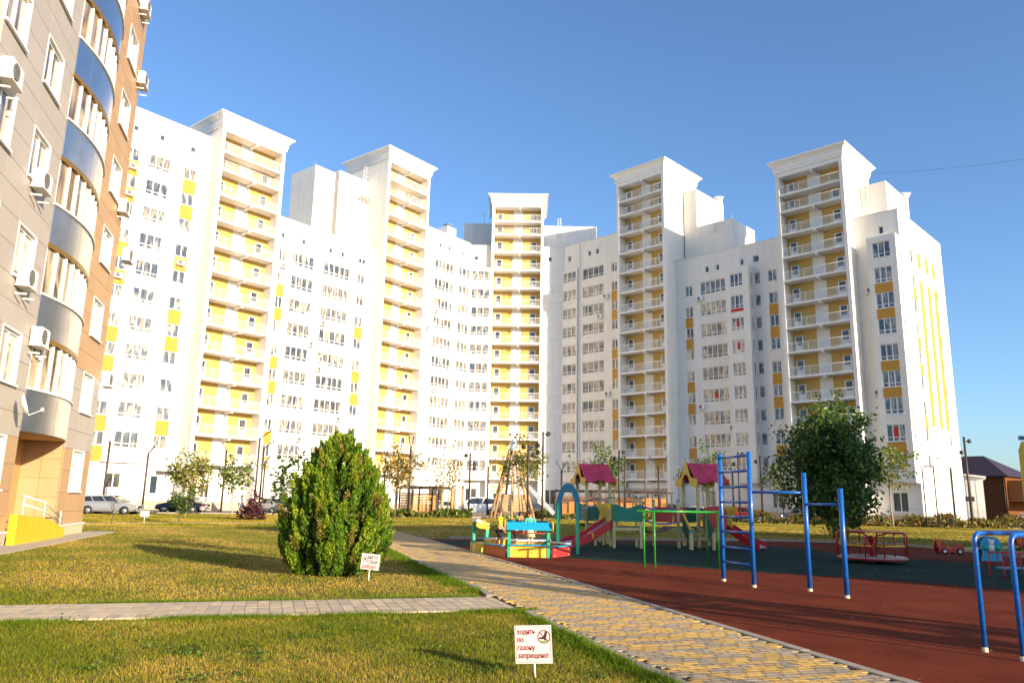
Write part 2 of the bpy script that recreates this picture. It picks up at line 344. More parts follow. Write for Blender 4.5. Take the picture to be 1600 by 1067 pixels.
b = MB(); b.box(-1.3, 1.3, -.9, .9, HM, HM + .5); b.build('platform', GREYM, ms)
# ================================================================== the white apartment complex
Z1, FH = 4.87, 3.0
aL = R(38.55); uL = Vector((math.sin(aL), math.cos(aL))); nL = Vector((math.cos(aL), -math.sin(aL))); OL = Vector((-33.56, 80.73))
uR = Vector((.716, -.698)); nR = Vector((-.698, -.716)); OR_ = Vector((15.41, 109.05))
angL, angR = math.atan2(uL.y, uL.x), math.atan2(uR.y, uR.x)
def LP(s, d): return OL + uL * s + nL * d
def RP(s, d): return OR_ + uR * s + nR * d
WCACHE = {}
def window_meshes(w_, h_, n, low, gl):
    k = (round(w_, 2), round(h_, 2), n, low, gl)
    if k in WCACHE: return WCACHE[k]
    b = MB(); t, d = .075, .09
    for x0, x1, z0, z1 in [(-w_ / 2, w_ / 2, 0, t), (-w_ / 2, w_ / 2, h_ - t, h_), (-w_ / 2, -w_ / 2 + t, t, h_ - t), (w_ / 2 - t, w_ / 2, t, h_ - t)]: b.box(x0, x1, -d, 0, z0, z1)
    for i in range(1, n):
        x = -w_ / 2 + w_ * i / n; b.box(x - .055, x + .055, -d + .004, 0, t, h_ - t)
    if low: b.box(-w_ / 2 + t, w_ / 2 - t, -d + .008, 0, h_ * .24, h_ * .24 + .07)
    b.box(-w_ / 2 - .06, w_ / 2 + .06, -.26, -d, -.05, .015)
    f = b.mesh('window', PVC)
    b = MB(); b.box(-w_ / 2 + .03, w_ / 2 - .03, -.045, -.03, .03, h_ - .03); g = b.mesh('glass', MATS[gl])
    WCACHE[k] = (f, g); return f, g
def add_window(root, Mx, s, y, z, w_, h_, n, low=False, gl='window_glass', name='window'):
    f, g = window_meshes(w_, h_, n, low, gl)
    p = Mx @ Vector((s, y, z)); ang = Mx.to_euler().z
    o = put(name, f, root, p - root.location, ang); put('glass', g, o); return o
class Wing:
    def __init__(s, name, label, P0): s.root = thing(name, label, 'building', (P0[0], P0[1], 0)); s.b = MB(); s.Tr = Matrix.Translation(-s.root.location); s.ac = []
    def seg(s, P0, ang, s0, s1, z0, z1, cols, extra=(), rev=.2, y=0.0):
        """cols: (a, b, panes, low, rows, yellow_rows, sill, top); extra: (a, b, z0, z1, panes, glass)"""
        Mx = seg_matrix(P0, ang); op = []; wins = []; yel = []
        for a, c, n, low, rows, yr, si, to in cols:
            for r in rows:
                z = Z1 + FH * (r - 1); op.append((a, c, z + si, z + to)); wins.append((a, c, z + si, z + to, n, low, 'window_glass'))
                if r in yr: yel.append((a, c, z + to - FH + .005, z + si - .005))
        for a, c, za, zb, n, gl in extra: op.append((a, c, za, zb)); wins.append((a, c, za, zb, n, False, gl))
        op = [o for o in op if o[2] >= z0 and o[3] <= z1]
        s.b.T = s.Tr @ Mx; s.b.facade(s0, s1, z0, z1, op, rev, y)
        for a, c, za, zb, n, low, gl in wins:
            if za >= z0 and zb <= z1: add_window(s.root, Mx, (a + c) / 2, y + rev - .005, za, c - a, zb - za, n, low, gl)
        for a, c, za, zb in yel:
            q = MB(); q.box(0, c - a, -.02, .0, za, zb); p = Mx @ Vector((a, y - .004, 0)); q.build('yellow_panel', YEL if s.shade else YELS, s.root, p - s.root.location, ang)
    def box(s, P0, ang, *a): s.b.T = s.Tr @ seg_matrix(P0, ang); s.b.box(*a)
    def done(s, mat=WHITE): s.b.T = Matrix.Identity(4); return s.b.build('wall', mat, s.root)
YELS = YEL
def sub(w_, name, mat, P0, ang, *a):
    q = MB(); q.box(*a); return q.build(name, mat, w_.root, Vector((P0[0], P0[1], 0)) - w_.root.location, ang)
def shell(w_, P0, ang, s0, s1, depth, H, y=0.0):
    """roof, back and ends of a block whose front is the facade at y"""
    b = w_.b; b.T = w_.Tr @ seg_matrix(P0, ang)
    b.quad((s0, y, 0), (s0, y, H), (s0, depth, H), (s0, depth, 0)); b.quad((s1, y, 0), (s1, depth, 0), (s1, depth, H), (s1, y, H)); b.quad((s0, depth, 0), (s0, depth, H), (s1, depth, H), (s1, depth, 0))
    b.quad((s0, y + .35, H - .6), (s1, y + .35, H - .6), (s1, depth, H - .6), (s0, depth, H - .6)); b.quad((s0, y, H), (s1, y, H), (s1, y + .35, H), (s0, y + .35, H)); b.quad((s0, y + .35, H - .6), (s0, y + .35, H), (s1, y + .35, H), (s1, y + .35, H - .6))
    c = MB(); c.box(s0, s1, y - .06, y + .42, H + .002, H + .05); c.build('parapet_cap', GALVW, w_.root, Vector((P0[0], P0[1], 0)) - w_.root.location, ang)
    c = MB(); c.box(s0, s1, y - .05, y - .003, -.02, .95); c.build('plinth', PLINTH, w_.root, Vector((P0[0], P0[1], 0)) - w_.root.location, ang)
GALVW = M('pale_coping', (.66, .64, .60), .5, .06, 4)
AC_ME = None
def ac_mesh():
    b = MB(); b.box(-.4, .4, -.3, 0, 0, .55); b.mi = 1
    b.T = Matrix.Translation((-.1, -.302, .28)) @ Matrix.Rotation(math.pi / 2, 4, 'X'); b.lathe([(.235, -.01), (.235, .012), (.05, .014)], 14)
    b.T = Matrix.Identity(4); b.mi = 0
    for i in range(7): b.box(-.33, .12, -.328, -.318, .09 + i * .065, .1 + i * .065)
    b.mi = 2; b.box(-.42, .42, -.34, .02, -.05, -.005); b.box(-.36, -.31, -.3, .0, -.3, -.25); b.box(.31, .36, -.3, .0, -.3, -.25)
    return b.mesh('air_conditioner', [PVC, BLACKM, GALVW])
AC_ME = ac_mesh()
def ac(P0, ang, s, y, z, label, sc=1.0):
    p = seg_matrix(P0, ang) @ Vector((s, y - .06, z)); o = put('air_conditioner', AC_ME, None, p, ang); o.scale = (sc, sc, sc)
    return tag(o, label, 'air conditioner', 'air conditioners on the facades')
ORD = ['ground', 'first', 'second', 'third', 'fourth', 'fifth', 'sixth', 'seventh', 'eighth', 'ninth', 'tenth', 'eleventh', 'twelfth']
def rr(n, skip=()): return [i for i in range(1, n + 1) if i not in skip]
ST, SB = 1.25, 2.8

# ---- wing 1 (eleven window rows, far left)
Wing.shade = True
dW = -2.35
w1 = Wing('apartment_wing', 'white eleven-row wing with ochre panels at the far left, beside the cladded building', LP(-15, dW)); P = LP(0, dW)
gx = [(-7.05, -5.6, 2.1, 3.6, 2, 'door_glass'), (-10.2, -8.7, 2.1, 3.6, 2, 'door_glass'), (-2.6, -1.75, 1.6, 3.5, 1, 'attic_glass')]
w1.seg(P, angL, -15, 0, 0, 42.22, [(-9.25, -7.75, 2, False, rr(11), [11, 10, 8, 7, 5, 4, 2, 1], 1.35, 2.75), (-6.75, -4.3, 3, True, rr(11), [], 1.25, 2.9), (-2.75, -1.3, 2, False, rr(11), [11, 10, 8, 6, 5, 2], 1.35, 2.75), (-13.2, -10.8, 3, True, rr(11), [], 1.25, 2.9)],
       [(-8.75, -8.15, 39.6, 40.25, 1, 'attic_glass'), (-5.85, -5.25, 39.6, 40.3, 1, 'attic_glass'), (-2.3, -1.65, 39.6, 40.3, 1, 'attic_glass')] + gx)
shell(w1, P, angL, -15, 0, 14, 42.22); w1.done()
sub(w1, 'ledge', WHITE2, P, angL, -7.9, -4.0, -.45, -.004, 4.62, 4.86); sub(w1, 'fin_wall', WHITE2, P, angL, -4.35, -4.0, -.45, -.004, 0, 4.6)
sub(w1, 'canopy', M('grey_canopy', (.42, .36, .32), .6), P, angL, -2.2, .0, -1.3, -.02, 3.9, 4.0)
# ---- wing 2 (nine rows, between the first and second tower)
w2 = Wing('apartment_wing', 'white nine-row wing between the two left balcony towers', LP(8.5, dW)); P = LP(0, dW)
w2.seg(P, angL, 8.39, 25.9, 0, 35.73, [(10.3, 11.3, 2, False, rr(9), [8, 7, 5, 4, 2, 1], 1.3, 2.75), (12.3, 15.65, 4, True, rr(9), [], 1.22, 2.9), (17.15, 21.45, 5, True, rr(9), [], 1.22, 2.9), (22.8, 24.1, 2, False, rr(9), [7, 5, 4, 2], 1.3, 2.75)],
       [(10.45, 11.0, 33.1, 33.85, 1, 'attic_glass'), (13.5, 14.1, 33.1, 33.85, 1, 'attic_glass'), (17.8, 18.4, 33.1, 33.85, 1, 'attic_glass'), (19.8, 20.4, 33.1, 33.85, 1, 'attic_glass'), (22.85, 24.1, 33.1, 33.8, 2, 'attic_glass'),
        (12.9, 14.9, 1.6, 3.5, 2, 'door_glass'), (18.0, 20.0, 1.6, 3.5, 2, 'door_glass')])
shell(w2, P, angL, 8.39, 25.9, 14, 35.73); w2.done()
sub(w2, 'ledge', WHITE2, P, angL, 11.9, 24.9, -.35, -.004, 4.5, 4.75)
sub(w2, 'downpipe', WHITE2, P, angL, 16.72, 16.85, -.14, -.004, 0.3, 35.5)
for q in (.55, 5.2):                     # roof machine rooms beside the second tower
    pass
rm = MB(); rm.box(16.6, 19.9, 2.65, 8, 35.2, 45.8); rm.build('roof_room', WHITE, w2.root, Vector((*LP(0, dW), 0)) - w2.root.location, angL)
rm = MB(); rm.box(20.6, 26.2, 2.65, 9, 35.2, 46.5); rm.build('roof_room', WHITE, w2.root, Vector((*LP(0, dW), 0)) - w2.root.location, angL)
rm = MB(); rm.box(19.9, 20.6, 4.4, 8.4, 35.2, 46.0); rm.T = Matrix.Translation((20.25, 4.4, 43.0)) @ Matrix.Rotation(math.pi / 2, 4, 'X'); rm.mi = 1; rm.lathe([(.32, 0), (.32, .02)], 16); rm.build('roof_room', [WHITE, GREYM], w2.root, Vector((*LP(0, dW), 0)) - w2.root.location, angL)
lad = MB()
for sx in (-.25, .25): lad.tube([(sx, 0, 0), (sx, 0, 3.6)], .03, 5)
for i in range(10): lad.tube([(-.25, 0, .3 + i * .34), (.25, 0, .3 + i * .34)], .02, 5)
for i in range(4): lad.tube([(-.25, 0, 1.2 + i * .7), (-.35, -.55, 1.2 + i * .7), (.35, -.55, 1.2 + i * .7), (.25, 0, 1.2 + i * .7)], .02, 5)
lad_me = lad.mesh('roof_ladder', PVC)
put('roof_ladder', lad_me, w2.root, Vector((*LP(25.0, dW - 2.45), 45.0)) - w2.root.location, angL)
bk = MB(); bk.box(0, 2.2, -1.1, 0, 0, .12)
for i in range(4): bk.box(.1 + i * .62, .2 + i * .62, -1.05, 0, -.35, -.02)
for i in range(8): bk.tube([(.05 + i * .3, -1.08, .1), (.05 + i * .3, -1.08, 1.1)], .02, 5)
bk.tube([(.0, -1.08, 1.1), (2.2, -1.08, 1.1)], .025, 5); bk.tube([(.0, -1.08, .6), (2.2, -1.08, .6)], .02, 5)
bk.build('roof_gallery', WHITE2, w2.root, Vector((*LP(23.6, dW - 2.66), 43.6)) - w2.root.location, angL)
# ---- wing 3 (eleven rows, bends towards the middle tower)
YM, XB, XC = 118.3, -6.95, 8.05
w3 = Wing('apartment_wing', 'white eleven-row wing bending up to the left side of the middle tower', LP(36, dW)); P = LP(0, dW)
w3.seg(P, angL, 33.9, 45.6, 0, 42.22, [(37.7, 41.75, 5, True, rr(11), [], 1.15, 2.75), (34.7, 35.7, 2, False, rr(11), [10, 9, 7, 6, 4, 3], 1.3, 2.75)],
       [(a, a + .58, 39.7, 40.4, 1, 'attic_glass') for a in (38.4, 40.4, 43.6)] + [(38.2, 41.2, 1.4, 3.6, 3, 'door_glass')])
shell(w3, P, angL, 33.9, 45.6, 13, 42.22)
# glazed band round the bend: part on the left line, part facing the camera
bp = LP(0, dW + .35)
w3.seg(bp, angL, 42.4, 45.45, 4.6, 38.1, [(42.7, 45.2, 3, True, rr(11), [], 1.15, 2.75)], rev=.15)
w3.b.T = w3.Tr @ seg_matrix(bp, angL); w3.b.quad((42.4, 0, 4.6), (42.4, 0, 38.1), (42.4, .34, 38.1), (42.4, .34, 4.6)); w3.b.quad((42.4, 0, 38.1), (45.45, 0, 38.1), (45.45, .35, 38.1), (42.4, .35, 38.1)); w3.b.quad((42.4, 0, 4.6), (42.4, .35, 4.6), (45.45, .35, 4.6), (45.45, 0, 4.6))
pb = LP(45.45, dW + .35); pm = (pb.x, pb.y)
XT = -3.55
w3.seg((pb.x, pb.y), 0, 0, XT - pb.x, 4.6, 38.1, [(.15, XT - pb.x - .15, 3, True, rr(11), [], 1.15, 2.75)], rev=.15)
w3.b.T = w3.Tr @ seg_matrix((pb.x, pb.y), 0); w3.b.quad((0, 0, 38.1), (XT - pb.x, 0, 38.1), (XT - pb.x, .8, 38.1), (0, .8, 38.1)); w3.b.quad((0, 0, 4.6), (0, .8, 4.6), (XT - pb.x, .8, 4.6), (XT - pb.x, 0, 4.6))
w3.seg((-7.6, YM + .25), 0, 0, 4.3, 0, 42.22, [], [(1.2, 1.85, 39.75, 40.4, 1, 'attic_glass'), (.9, 2.6, 1.2, 3.4, 2, 'door_glass')])
w3.b.T = w3.Tr @ seg_matrix((-7.6, YM + .25), 0); w3.b.quad((0, 0, 42.22), (4.3, 0, 42.22), (4.3, 8, 42.22), (0, 8, 42.22)); w3.b.quad((4.3, 0, 0), (4.3, 8, 0), (4.3, 8, 42.22), (4.3, 0, 42.22))
w3.done()
sub(w3, 'roof_room', WHITE, (-8.6, 124), 0, 0, 6, 0, 7, 41.6, AY(740, 349, 124).z); sub(w3, 'chimney', WHITE2, LP(43.6, dW - 3), angL, -.5, 1.6, 0, 2.0, 41.6, AY(700, 350, 117).z)
sub(w3, 'chimney_cap', GREYM, LP(43.6, dW - 3), angL, -.6, .4, -.1, .9, AY(700, 350, 117).z + .25, AY(700, 350, 117).z + .37)
sub(w3, 'ledge', WHITE2, P, angL, 36.2, 42.3, -.3, -.004, 4.5, 4.72)
sub(w3, 'parapet_cap', GALVW, (-7.1, YM + .25), 0, 0, 3.6, -.06, .3, 42.222, 42.27)
# ---- middle right wing 4
dR4 = -1.9
w4 = Wing('apartment_wing', 'white eleven-row wing bending away from the right side of the middle tower', RP(-8, dR4)); P = RP(0, dR4)
w4.seg(P, angR, -12.3, 0.2, 0, 42.22, [(-8.05, -3.95, 4, True, rr(11), [], 1.1, 2.85), (-2.4, -1.4, 2, False, rr(11), [10, 9, 7, 6, 4, 3], 1.3, 2.75)],
       [(-11.1, -10.45, 39.55, 40.5, 1, 'attic_glass'), (-6.95, -6.4, 39.65, 40.55, 1, 'attic_glass'), (-5.4, -4.85, 39.65, 40.55, 1, 'attic_glass'), (-7, -5, 1.4, 3.5, 2, 'door_glass')])
shell(w4, P, angR, -12.3, .2, 13, 42.22)
bp = RP(0, dR4 + .35)
w4.seg(bp, angR, -12.0, -8.95, 4.6, 38.1, [(-11.85, -9.15, 3, True, rr(11), [], 1.1, 2.8)], rev=.15)
w4.b.T = w4.Tr @ seg_matrix(bp, angR); w4.b.quad((-8.95, 0, 4.6), (-8.95, .34, 4.6), (-8.95, .34, 38.1), (-8.95, 0, 38.1)); w4.b.quad((-12, 0, 38.1), (-8.95, 0, 38.1), (-8.95, .35, 38.1), (-12, .35, 38.1)); w4.b.quad((-12, 0, 4.6), (-12, .35, 4.6), (-8.95, .35, 4.6), (-8.95, 0, 4.6))
pb = RP(-12.0, dR4 + .35); XT = 4.85
w4.seg((XT, pb.y), 0, 0, pb.x - XT, 4.6, 38.1, [(.15, pb.x - XT - .15, 3, True, rr(11), [], 1.1, 2.8)], rev=.15)
w4.b.T = w4.Tr @ seg_matrix((XT, pb.y), 0); w4.b.quad((0, 0, 38.1), (pb.x - XT, 0, 38.1), (pb.x - XT, .8, 38.1), (0, .8, 38.1)); w4.b.quad((0, 0, 4.6), (0, .8, 4.6), (pb.x - XT, .8, 4.6), (pb.x - XT, 0, 4.6))
w4.seg((4.6, YM + .3), 0, 0, 3.9, 0, 42.22, [], [(1.0, 1.65, 39.75, 40.5, 1, 'attic_glass'), (.9, 2.4, 1.2, 3.4, 2, 'door_glass')])
w4.b.T = w4.Tr @ seg_matrix((4.6, YM + .3), 0); w4.b.quad((0, 0, 42.22), (3.9, 0, 42.22), (3.9, 8, 42.22), (0, 8, 42.22)); w4.b.quad((0, 0, 0), (0, 0, 42.22), (0, 8, 42.22), (0, 8, 0))
w4.done()
sub(w4, 'roof_room', WHITE, (4.9, 124), 0, 0, 9.2, 0, 7, 41.6, AY(890, 354, 124).z); sub(w4, 'parapet_cap', GALVW, (4.9, YM + .3), 0, 0, 3.2, -.06, .3, 42.222, 42.27)
put('roof_ladder', lad_me, w4.root, Vector((7.7, 123.9, 45.6)) - w4.root.location, 0)
sub(w4, 'downpipe', WHITE2, P, angR, -8.75, -8.62, -.14, -.004, 0.3, 42)
# ---- wing 5 (nine rows, between fourth and fifth tower, with a bay)
dR5 = -2.4
w5 = Wing('apartment_wing', 'white nine-row wing with a projecting bay between the two right balcony towers', RP(9, dR5)); P = RP(0, dR5)
w5.seg(P, angR, 8.33, 25.4, 0, 35.73, [(10.0, 11.15, 2, False, rr(9), [8, 7, 5, 4, 2], 1.25, 2.75), (12.4, 16.2, 5, True, rr(9), [], 1.15, 2.95), (20.4, 21.2, 1, False, rr(9), [], 1.25, 2.75), (22.3, 23.5, 2, False, rr(9), [8, 7, 5, 4, 2], 1.25, 2.75)],
       [(13.25, 13.8, 33.1, 33.95, 1, 'attic_glass'), (14.9, 15.4, 33.1, 33.95, 1, 'attic_glass'), (18.5, 19.0, 33.1, 33.95, 1, 'attic_glass'), (20.35, 21.2, 33.1, 34.0, 1, 'attic_glass'),
        (12.6, 13.7, 1.5, 3.5, 1, 'door_glass'), (21.5, 22.8, 1.4, 3.4, 2, 'door_glass')])
shell(w5, P, angR, 8.33, 25.4, 14, 35.73)
bp = RP(0, dR5 + 1.2)
w5.seg(bp, angR, 17.05, 20.2, 4.4, 32.5, [(17.55, 19.3, 3, True, rr(9), [], 1.1, 2.85)])
w5.b.T = w5.Tr @ seg_matrix(bp, angR)
for sx in (17.05, 20.2): w5.b.quad((sx, 0, 4.4), (sx, 1.2, 4.4), (sx, 1.2, 32.5), (sx, 0, 32.5))
w5.b.quad((17.05, 0, 32.5), (20.2, 0, 32.5), (20.2, 1.2, 32.5), (17.05, 1.2, 32.5)); w5.b.quad((17.05, 0, 4.4), (17.05, 1.2, 4.4), (20.2, 1.2, 4.4), (20.2, 0, 4.4))
w5.done()
for r in rr(9):
    z = Z1 + FH * (r - 1); q = RP(20.2, dR5 + .62); add_window(w5.root, seg_matrix(q, angR + math.pi / 2), 0, -.015, z + 1.1, .45, 1.7, 1)
rm = MB(); rm.box(8.6, 10.7, 2.6, 10.6, 35.2, 47.0); rm.build('roof_room', WHITE, w5.root, Vector((*P, 0)) - w5.root.location, angR)
rm = MB(); rm.box(10.71, 16.2, 2.6, 9.4, 35.2, 41.1); rm.build('roof_room', WHITE, w5.root, Vector((*P, 0)) - w5.root.location, angR)
rm = MB(); rm.box(10.0, 10.9, 9.0, 10.0, 40, 47.4); rm.lathe([(.55, 0), (.75, .3), (.95, .7), (.95, .8)], 4, (10.45, 9.5, 47.0)); rm.build('chimney', WHITE2, w5.root, Vector((*P, 0)) - w5.root.location, angR)
put('roof_ladder', lad_me, w5.root, Vector((*RP(13.5, dR5 - 2.35), 39.5)) - w5.root.location, angR)
# ---- wing 6 (right end)
dR6 = -1.9
w6 = Wing('apartment_wing', 'white end block with ochre-banded bay at the right end of the complex', RP(34, dR6)); P = RP(0, dR6)
w6.seg(P, angR, 33.4, 38.62, 0, 35.73, [], [(36.4, 36.95, 33.1, 34.05, 1, 'attic_glass'), (35.6, 37.2, 1.3, 3.4, 2, 'door_glass')])
b = w6.b; b.T = w6.Tr @ seg_matrix(P, angR)
D6 = 16.5
b.quad((33.4, 0, 0), (33.4, 0, 35.73), (33.4, D6, 35.73), (33.4, D6, 0)); b.quad((33.4, D6, 0), (33.4, D6, 35.73), (38.62, D6, 35.73), (38.62, D6, 0)); b.quad((33.4, 0, 35.73), (38.62, 0, 35.73), (38.62, D6, 35.73), (33.4, D6, 35.73))
bp = RP(0, dR6 + 1.5)
w6.seg(bp, angR, 35.4, 38.6, 4.4, 32.4, [(36.0, 37.95, 3, True, rr(9), [8, 7, 5, 4, 2], .95, 2.8)])
b.T = w6.Tr @ seg_matrix(bp, angR)
for sx in (35.4, 38.6): b.quad((sx, 0, 4.4), (sx, 1.5, 4.4), (sx, 1.5, 32.4), (sx, 0, 32.4))
b.quad((35.4, 0, 32.4), (38.6, 0, 32.4), (38.6, 1.5, 32.4), (35.4, 1.5, 32.4)); b.quad((35.4, 0, 4.4), (35.4, 1.5, 4.4), (38.6, 1.5, 4.4), (38.6, 0, 4.4))
pe = RP(38.62, dR6); ange = angR + math.pi / 2
w6.seg(pe, ange, 0, D6, 0, 35.73, [(3.4, 4.5, 1, False, rr(9), [8, 6, 5, 3], 1.2, 2.8)], [(12.6, 13.6, Z1 + 3 * i + 1.2, Z1 + 3 * i + 2.8, 1, 'window_glass') for i in range(1, 8)])
w6.done()
for k_, s_ in enumerate((6.0, 9.0, 11.6)):
    q = MB(); q.box(0, 1.15, -.02, 0, 30.0, 31.9); q.build('yellow_panel', YEL, w6.root, Vector((*(seg_matrix(pe, ange) @ Vector((s_, -.004, 0))).xy, 0)) - w6.root.location, ange)
    q = MB(); q.box(0, 1.15, -.02, 0, 11.0, 28.4); q.build('yellow_strip', YEL, w6.root, Vector((*(seg_matrix(pe, ange) @ Vector((s_, -.004, 0))).xy, 0)) - w6.root.location, ange)
for r in rr(9):
    z = Z1 + FH * (r - 1); q = RP(38.6, dR6 + .75); add_window(w6.root, seg_matrix(q, ange), 0, -.015, z + 1.0, .5, 1.75, 1)
rm = MB(); rm.box(33.7, 36.7, 3.0, 9.8, 35.3, 40.75); rm.build('roof_room', WHITE, w6.root, Vector((*P, 0)) - w6.root.location, angR)
rm = MB(); rm.box(36.2, 36.9, 9.9, 10.7, 35.3, 40.7); rm.lathe([(.5, 0), (.65, .25), (.85, .6), (.85, .7)], 4, (36.55, 10.3, 40.6)); rm.build('chimney', WHITE2, w6.root, Vector((*P, 0)) - w6.root.location, angR)
put('roof_ladder', lad_me, w6.root, Vector((*RP(34.4, dR6 - 2.9), 38.6)) - w6.root.location, angR)
sub(w6, 'parapet_cap', GALVW, P, angR, 33.4, 38.7, -.06, .35, 35.732, 35.78); sub(w6, 'plinth', PLINTH, P, angR, 33.4, 38.6, -.05, -.003, -.02, .95)
sub(w6, 'downpipe', WHITE2, pe, ange, 10.6, 10.72, -.13, -.004, .3, 35.5)

# ---- balcony towers
def railing_mesh(Wd, h=1.08):
    b = MB(); b.tube([(0, 0, h), (Wd, 0, h)], .028, 6); b.tube([(0, 0, .12), (Wd, 0, .12)], .018, 5)
    n = int(Wd / .125)
    for i in range(1, n): b.box(Wd * i / n - .009, Wd * i / n + .009, -.009, .009, .12, h)
    for i in range(7): b.box(Wd * i / 6 - .025 + (.03 if i == 0 else -.03 if i == 6 else 0), Wd * i / 6 + .025 + (.03 if i == 0 else -.03 if i == 6 else 0), -.03, .03, 0, h)
    return b.mesh('railing', PVC)
def door_meshes():
    b = MB(); w_, h_ = .9, 2.12
    b.box(-.5, -.43, -.06, 0, 0, h_); b.box(.43, .5, -.06, 0, 0, h_); b.box(-.43, .43, -.06, 0, h_ - .07, h_); b.box(-.43, .43, -.045, 0, 0, .95); b.box(-.43, -.36, -.05, 0, .95, h_ - .07); b.box(.36, .43, -.05, 0, .95, h_ - .07)
    f = b.mesh('balcony_door', PVC); b = MB(); b.box(-.36, .36, -.03, -.012, .95, h_ - .07); return f, b.mesh('glass', MATS['door_glass'])
TW = 8.4; IN0, IN1 = .42, 7.98
RAIL_ME = railing_mesh(IN1 - IN0); DOOR_ME = door_meshes()
def cornice(b, x0, x1, y0, y1, z, sc=1.0):
    prof = [(0, 0), (.14, .02), (.14, .34), (.22, .36), (.22, .84), (.30, .86), (.34, 1.0), (.50, 1.18), (.60, 1.22), (.60, 1.30), (.74, 1.32), (.74, 1.52)]
    V = []; Fs = []
    for o_, dz in prof:
        o_ *= sc; V += [(x0 - o_, y0 - o_, z + dz), (x1 + o_, y0 - o_, z + dz), (x1 + o_, y1 + o_, z + dz), (x0 - o_, y1 + o_, z + dz)]
    for i in range(len(prof) - 1):
        for k in range(4): a, c = i * 4 + k, i * 4 + (k + 1) % 4; Fs.append((a, c, c + 4, a + 4))
    n = len(prof) * 4; Fs.append((n - 4, n - 3, n - 2, n - 1)); Fs.append((3, 2, 1, 0)); b.add(V, Fs)
slab_me = None
def tower(label, P0, ang, N, ground):
    t = thing('balcony_tower', label, 'tower', (P0[0], P0[1], 0), ang)
    ztop = {11: 42.55, 13: 48.6}[N]; zc = ztop + .52
    for a, c in ((0, IN0), (IN1, TW)):
        b = MB(); b.box(a, c, 0, 8.9, 0, zc); b.build('side_wall', WHITE, t)
    b = MB(); b.box(IN0, IN1, 1.65, 8.9, 0, zc); b.build('back_wall', WHITE, t)
    b = MB(); b.box(IN0, IN1, .02, 1.649, ztop, zc - .002); b.build('header', WHITE2, t)
    b = MB(); cornice(b, 0, TW, 0, 8.9, zc); b.build('cornice', WHITE2, t)
    lev = [Z1 + FH * i for i in range(N + 1)] + [Z1 + FH * N + 2.23] + [ztop]
    sb_ = MB(); sb_.box(IN0 + .002, IN1 - .002, .03, 1.648, -.12, .1); sm_ = sb_.mesh('balcony_slab', WHITE2)
    bb = MB(); bb.box(4.45, 4.7, .1, 1.647, -.36, -.122); bb.mi = 1; bb.cbox(4.8, 1.55, -.3, .12, .12, .1); bm_ = bb.mesh('beam', [WHITE2, PVC])
    for i, z in enumerate(lev[:-1]):
        put('balcony_slab', sm_, t, (0, 0, z)); 
        if i == 0 or abs(z - lev[i - 1] - FH) < .1: put('beam', bm_, t, (0, 0, z))
        put('railing', RAIL_ME, t, (IN0, .1, z + .1))
        hh = lev[i + 1] - z
        low = hh < 2.6
        for x0, x1 in ((IN0 + .003, 3.42), (5.0, IN1 - .003)):
            b = MB(); b.box(x0, x1, 1.625, 1.648, z + .1, z + hh - (.12 if i < len(lev) - 2 else 0)); b.build('yellow_panel', YEL3, t)
        for dx in (1.25, 6.85):
            if i == len(lev) - 2 and dx > 5 and random.random() < .6: continue
            o = put('balcony_door', DOOR_ME[0], t, (dx, 1.622, z + .1)); put('glass', DOOR_ME[1], o)
            if low: o.scale = (1, 1, .86)
    put('beam', bm_, t, (0, 0, ztop + .12))
    # entrance level
    if ground == 'glazed':
        b = MB(); b.box(.7, 7.6, 1.2, 1.62, 3.7, 4.5); b.build('canopy', WHITE2, t)
        for x0 in (4.7,):
            for k in range(3):
                b = MB(); x = x0 + k * .95; b.box(x, x + .06, 1.5, 1.62, 0.3, 3.69); b.box(x + .89, x + .95, 1.5, 1.62, .3, 3.69); b.box(x + .06, x + .89, 1.5, 1.62, 2.5, 2.6); o = b.build('entrance_frame', PVC, t)
                b = MB(); b.box(x + .06, x + .89, 1.56, 1.58, .3, 3.69); b.build('glass', MATS['door_glass'], o)
        add_window(t, Matrix.Identity(4), 0, 0, 0, .01, .01, 1) if False else None
    for x in ((1.6, 3.0) if ground != 'plain' else (1.3, 6.5)):
        f, g = window_meshes(1.0, 1.5, 2, False, 'door_glass'); o = put('window', f, t, (x, 1.64, 1.3)); put('glass', g, o)
    if ground in ('sign', 'glazed_sign'):
        for row, zz in ((0, 3.55), (1, 2.95)):
            b = MB(); x = .9
            for k in range(9): b.box(x, x + .16, 1.6, 1.64, zz, zz + .34); x += .24 if k != 4 else .4
            b.build('sign_lettering', M('gold_lettering', (.55, .38, .12), .5), t)
    b = MB(); b.box(-.04, TW + .04, -.05, -.003, -.02, .9); b.build('plinth', PLINTH, t)
    for k in range(4):
        b = MB(); b.box(3.2, 6.0, -.35 * (4 - k) - .06, -.35 * (3 - k) - .06, -.02, .18 * (k + 1)); b.build('step', CONC, t)
    return t
YEL3 = M('tower_yellow', (.52, .34, .10), .7, .05, 1.2, .06, 60)
tower('leftmost white balcony tower with yellow back walls, beside the ochre-panelled wing', OL, math.atan2(6.53, 5.27), 11, 'sign')
tower('second balcony tower from the left, taller, right of the leftmost one', (-18.01, 101.22), math.atan2(6.63, 5.22), 13, 'plain')
tower('middle balcony tower facing straight ahead with bright yellow walls', (-3.62, 117.7), math.atan2(-.15, 8.52), 13, 'sign')
tower('second balcony tower from the right, with a sunlit right side wall', (15.41, 109.05), math.atan2(-5.83, 5.95), 13, 'glazed')
tower('rightmost balcony tower rising behind the big green tree', (33.18, 91.1), math.atan2(-5.83, 6.03), 11, 'plain')
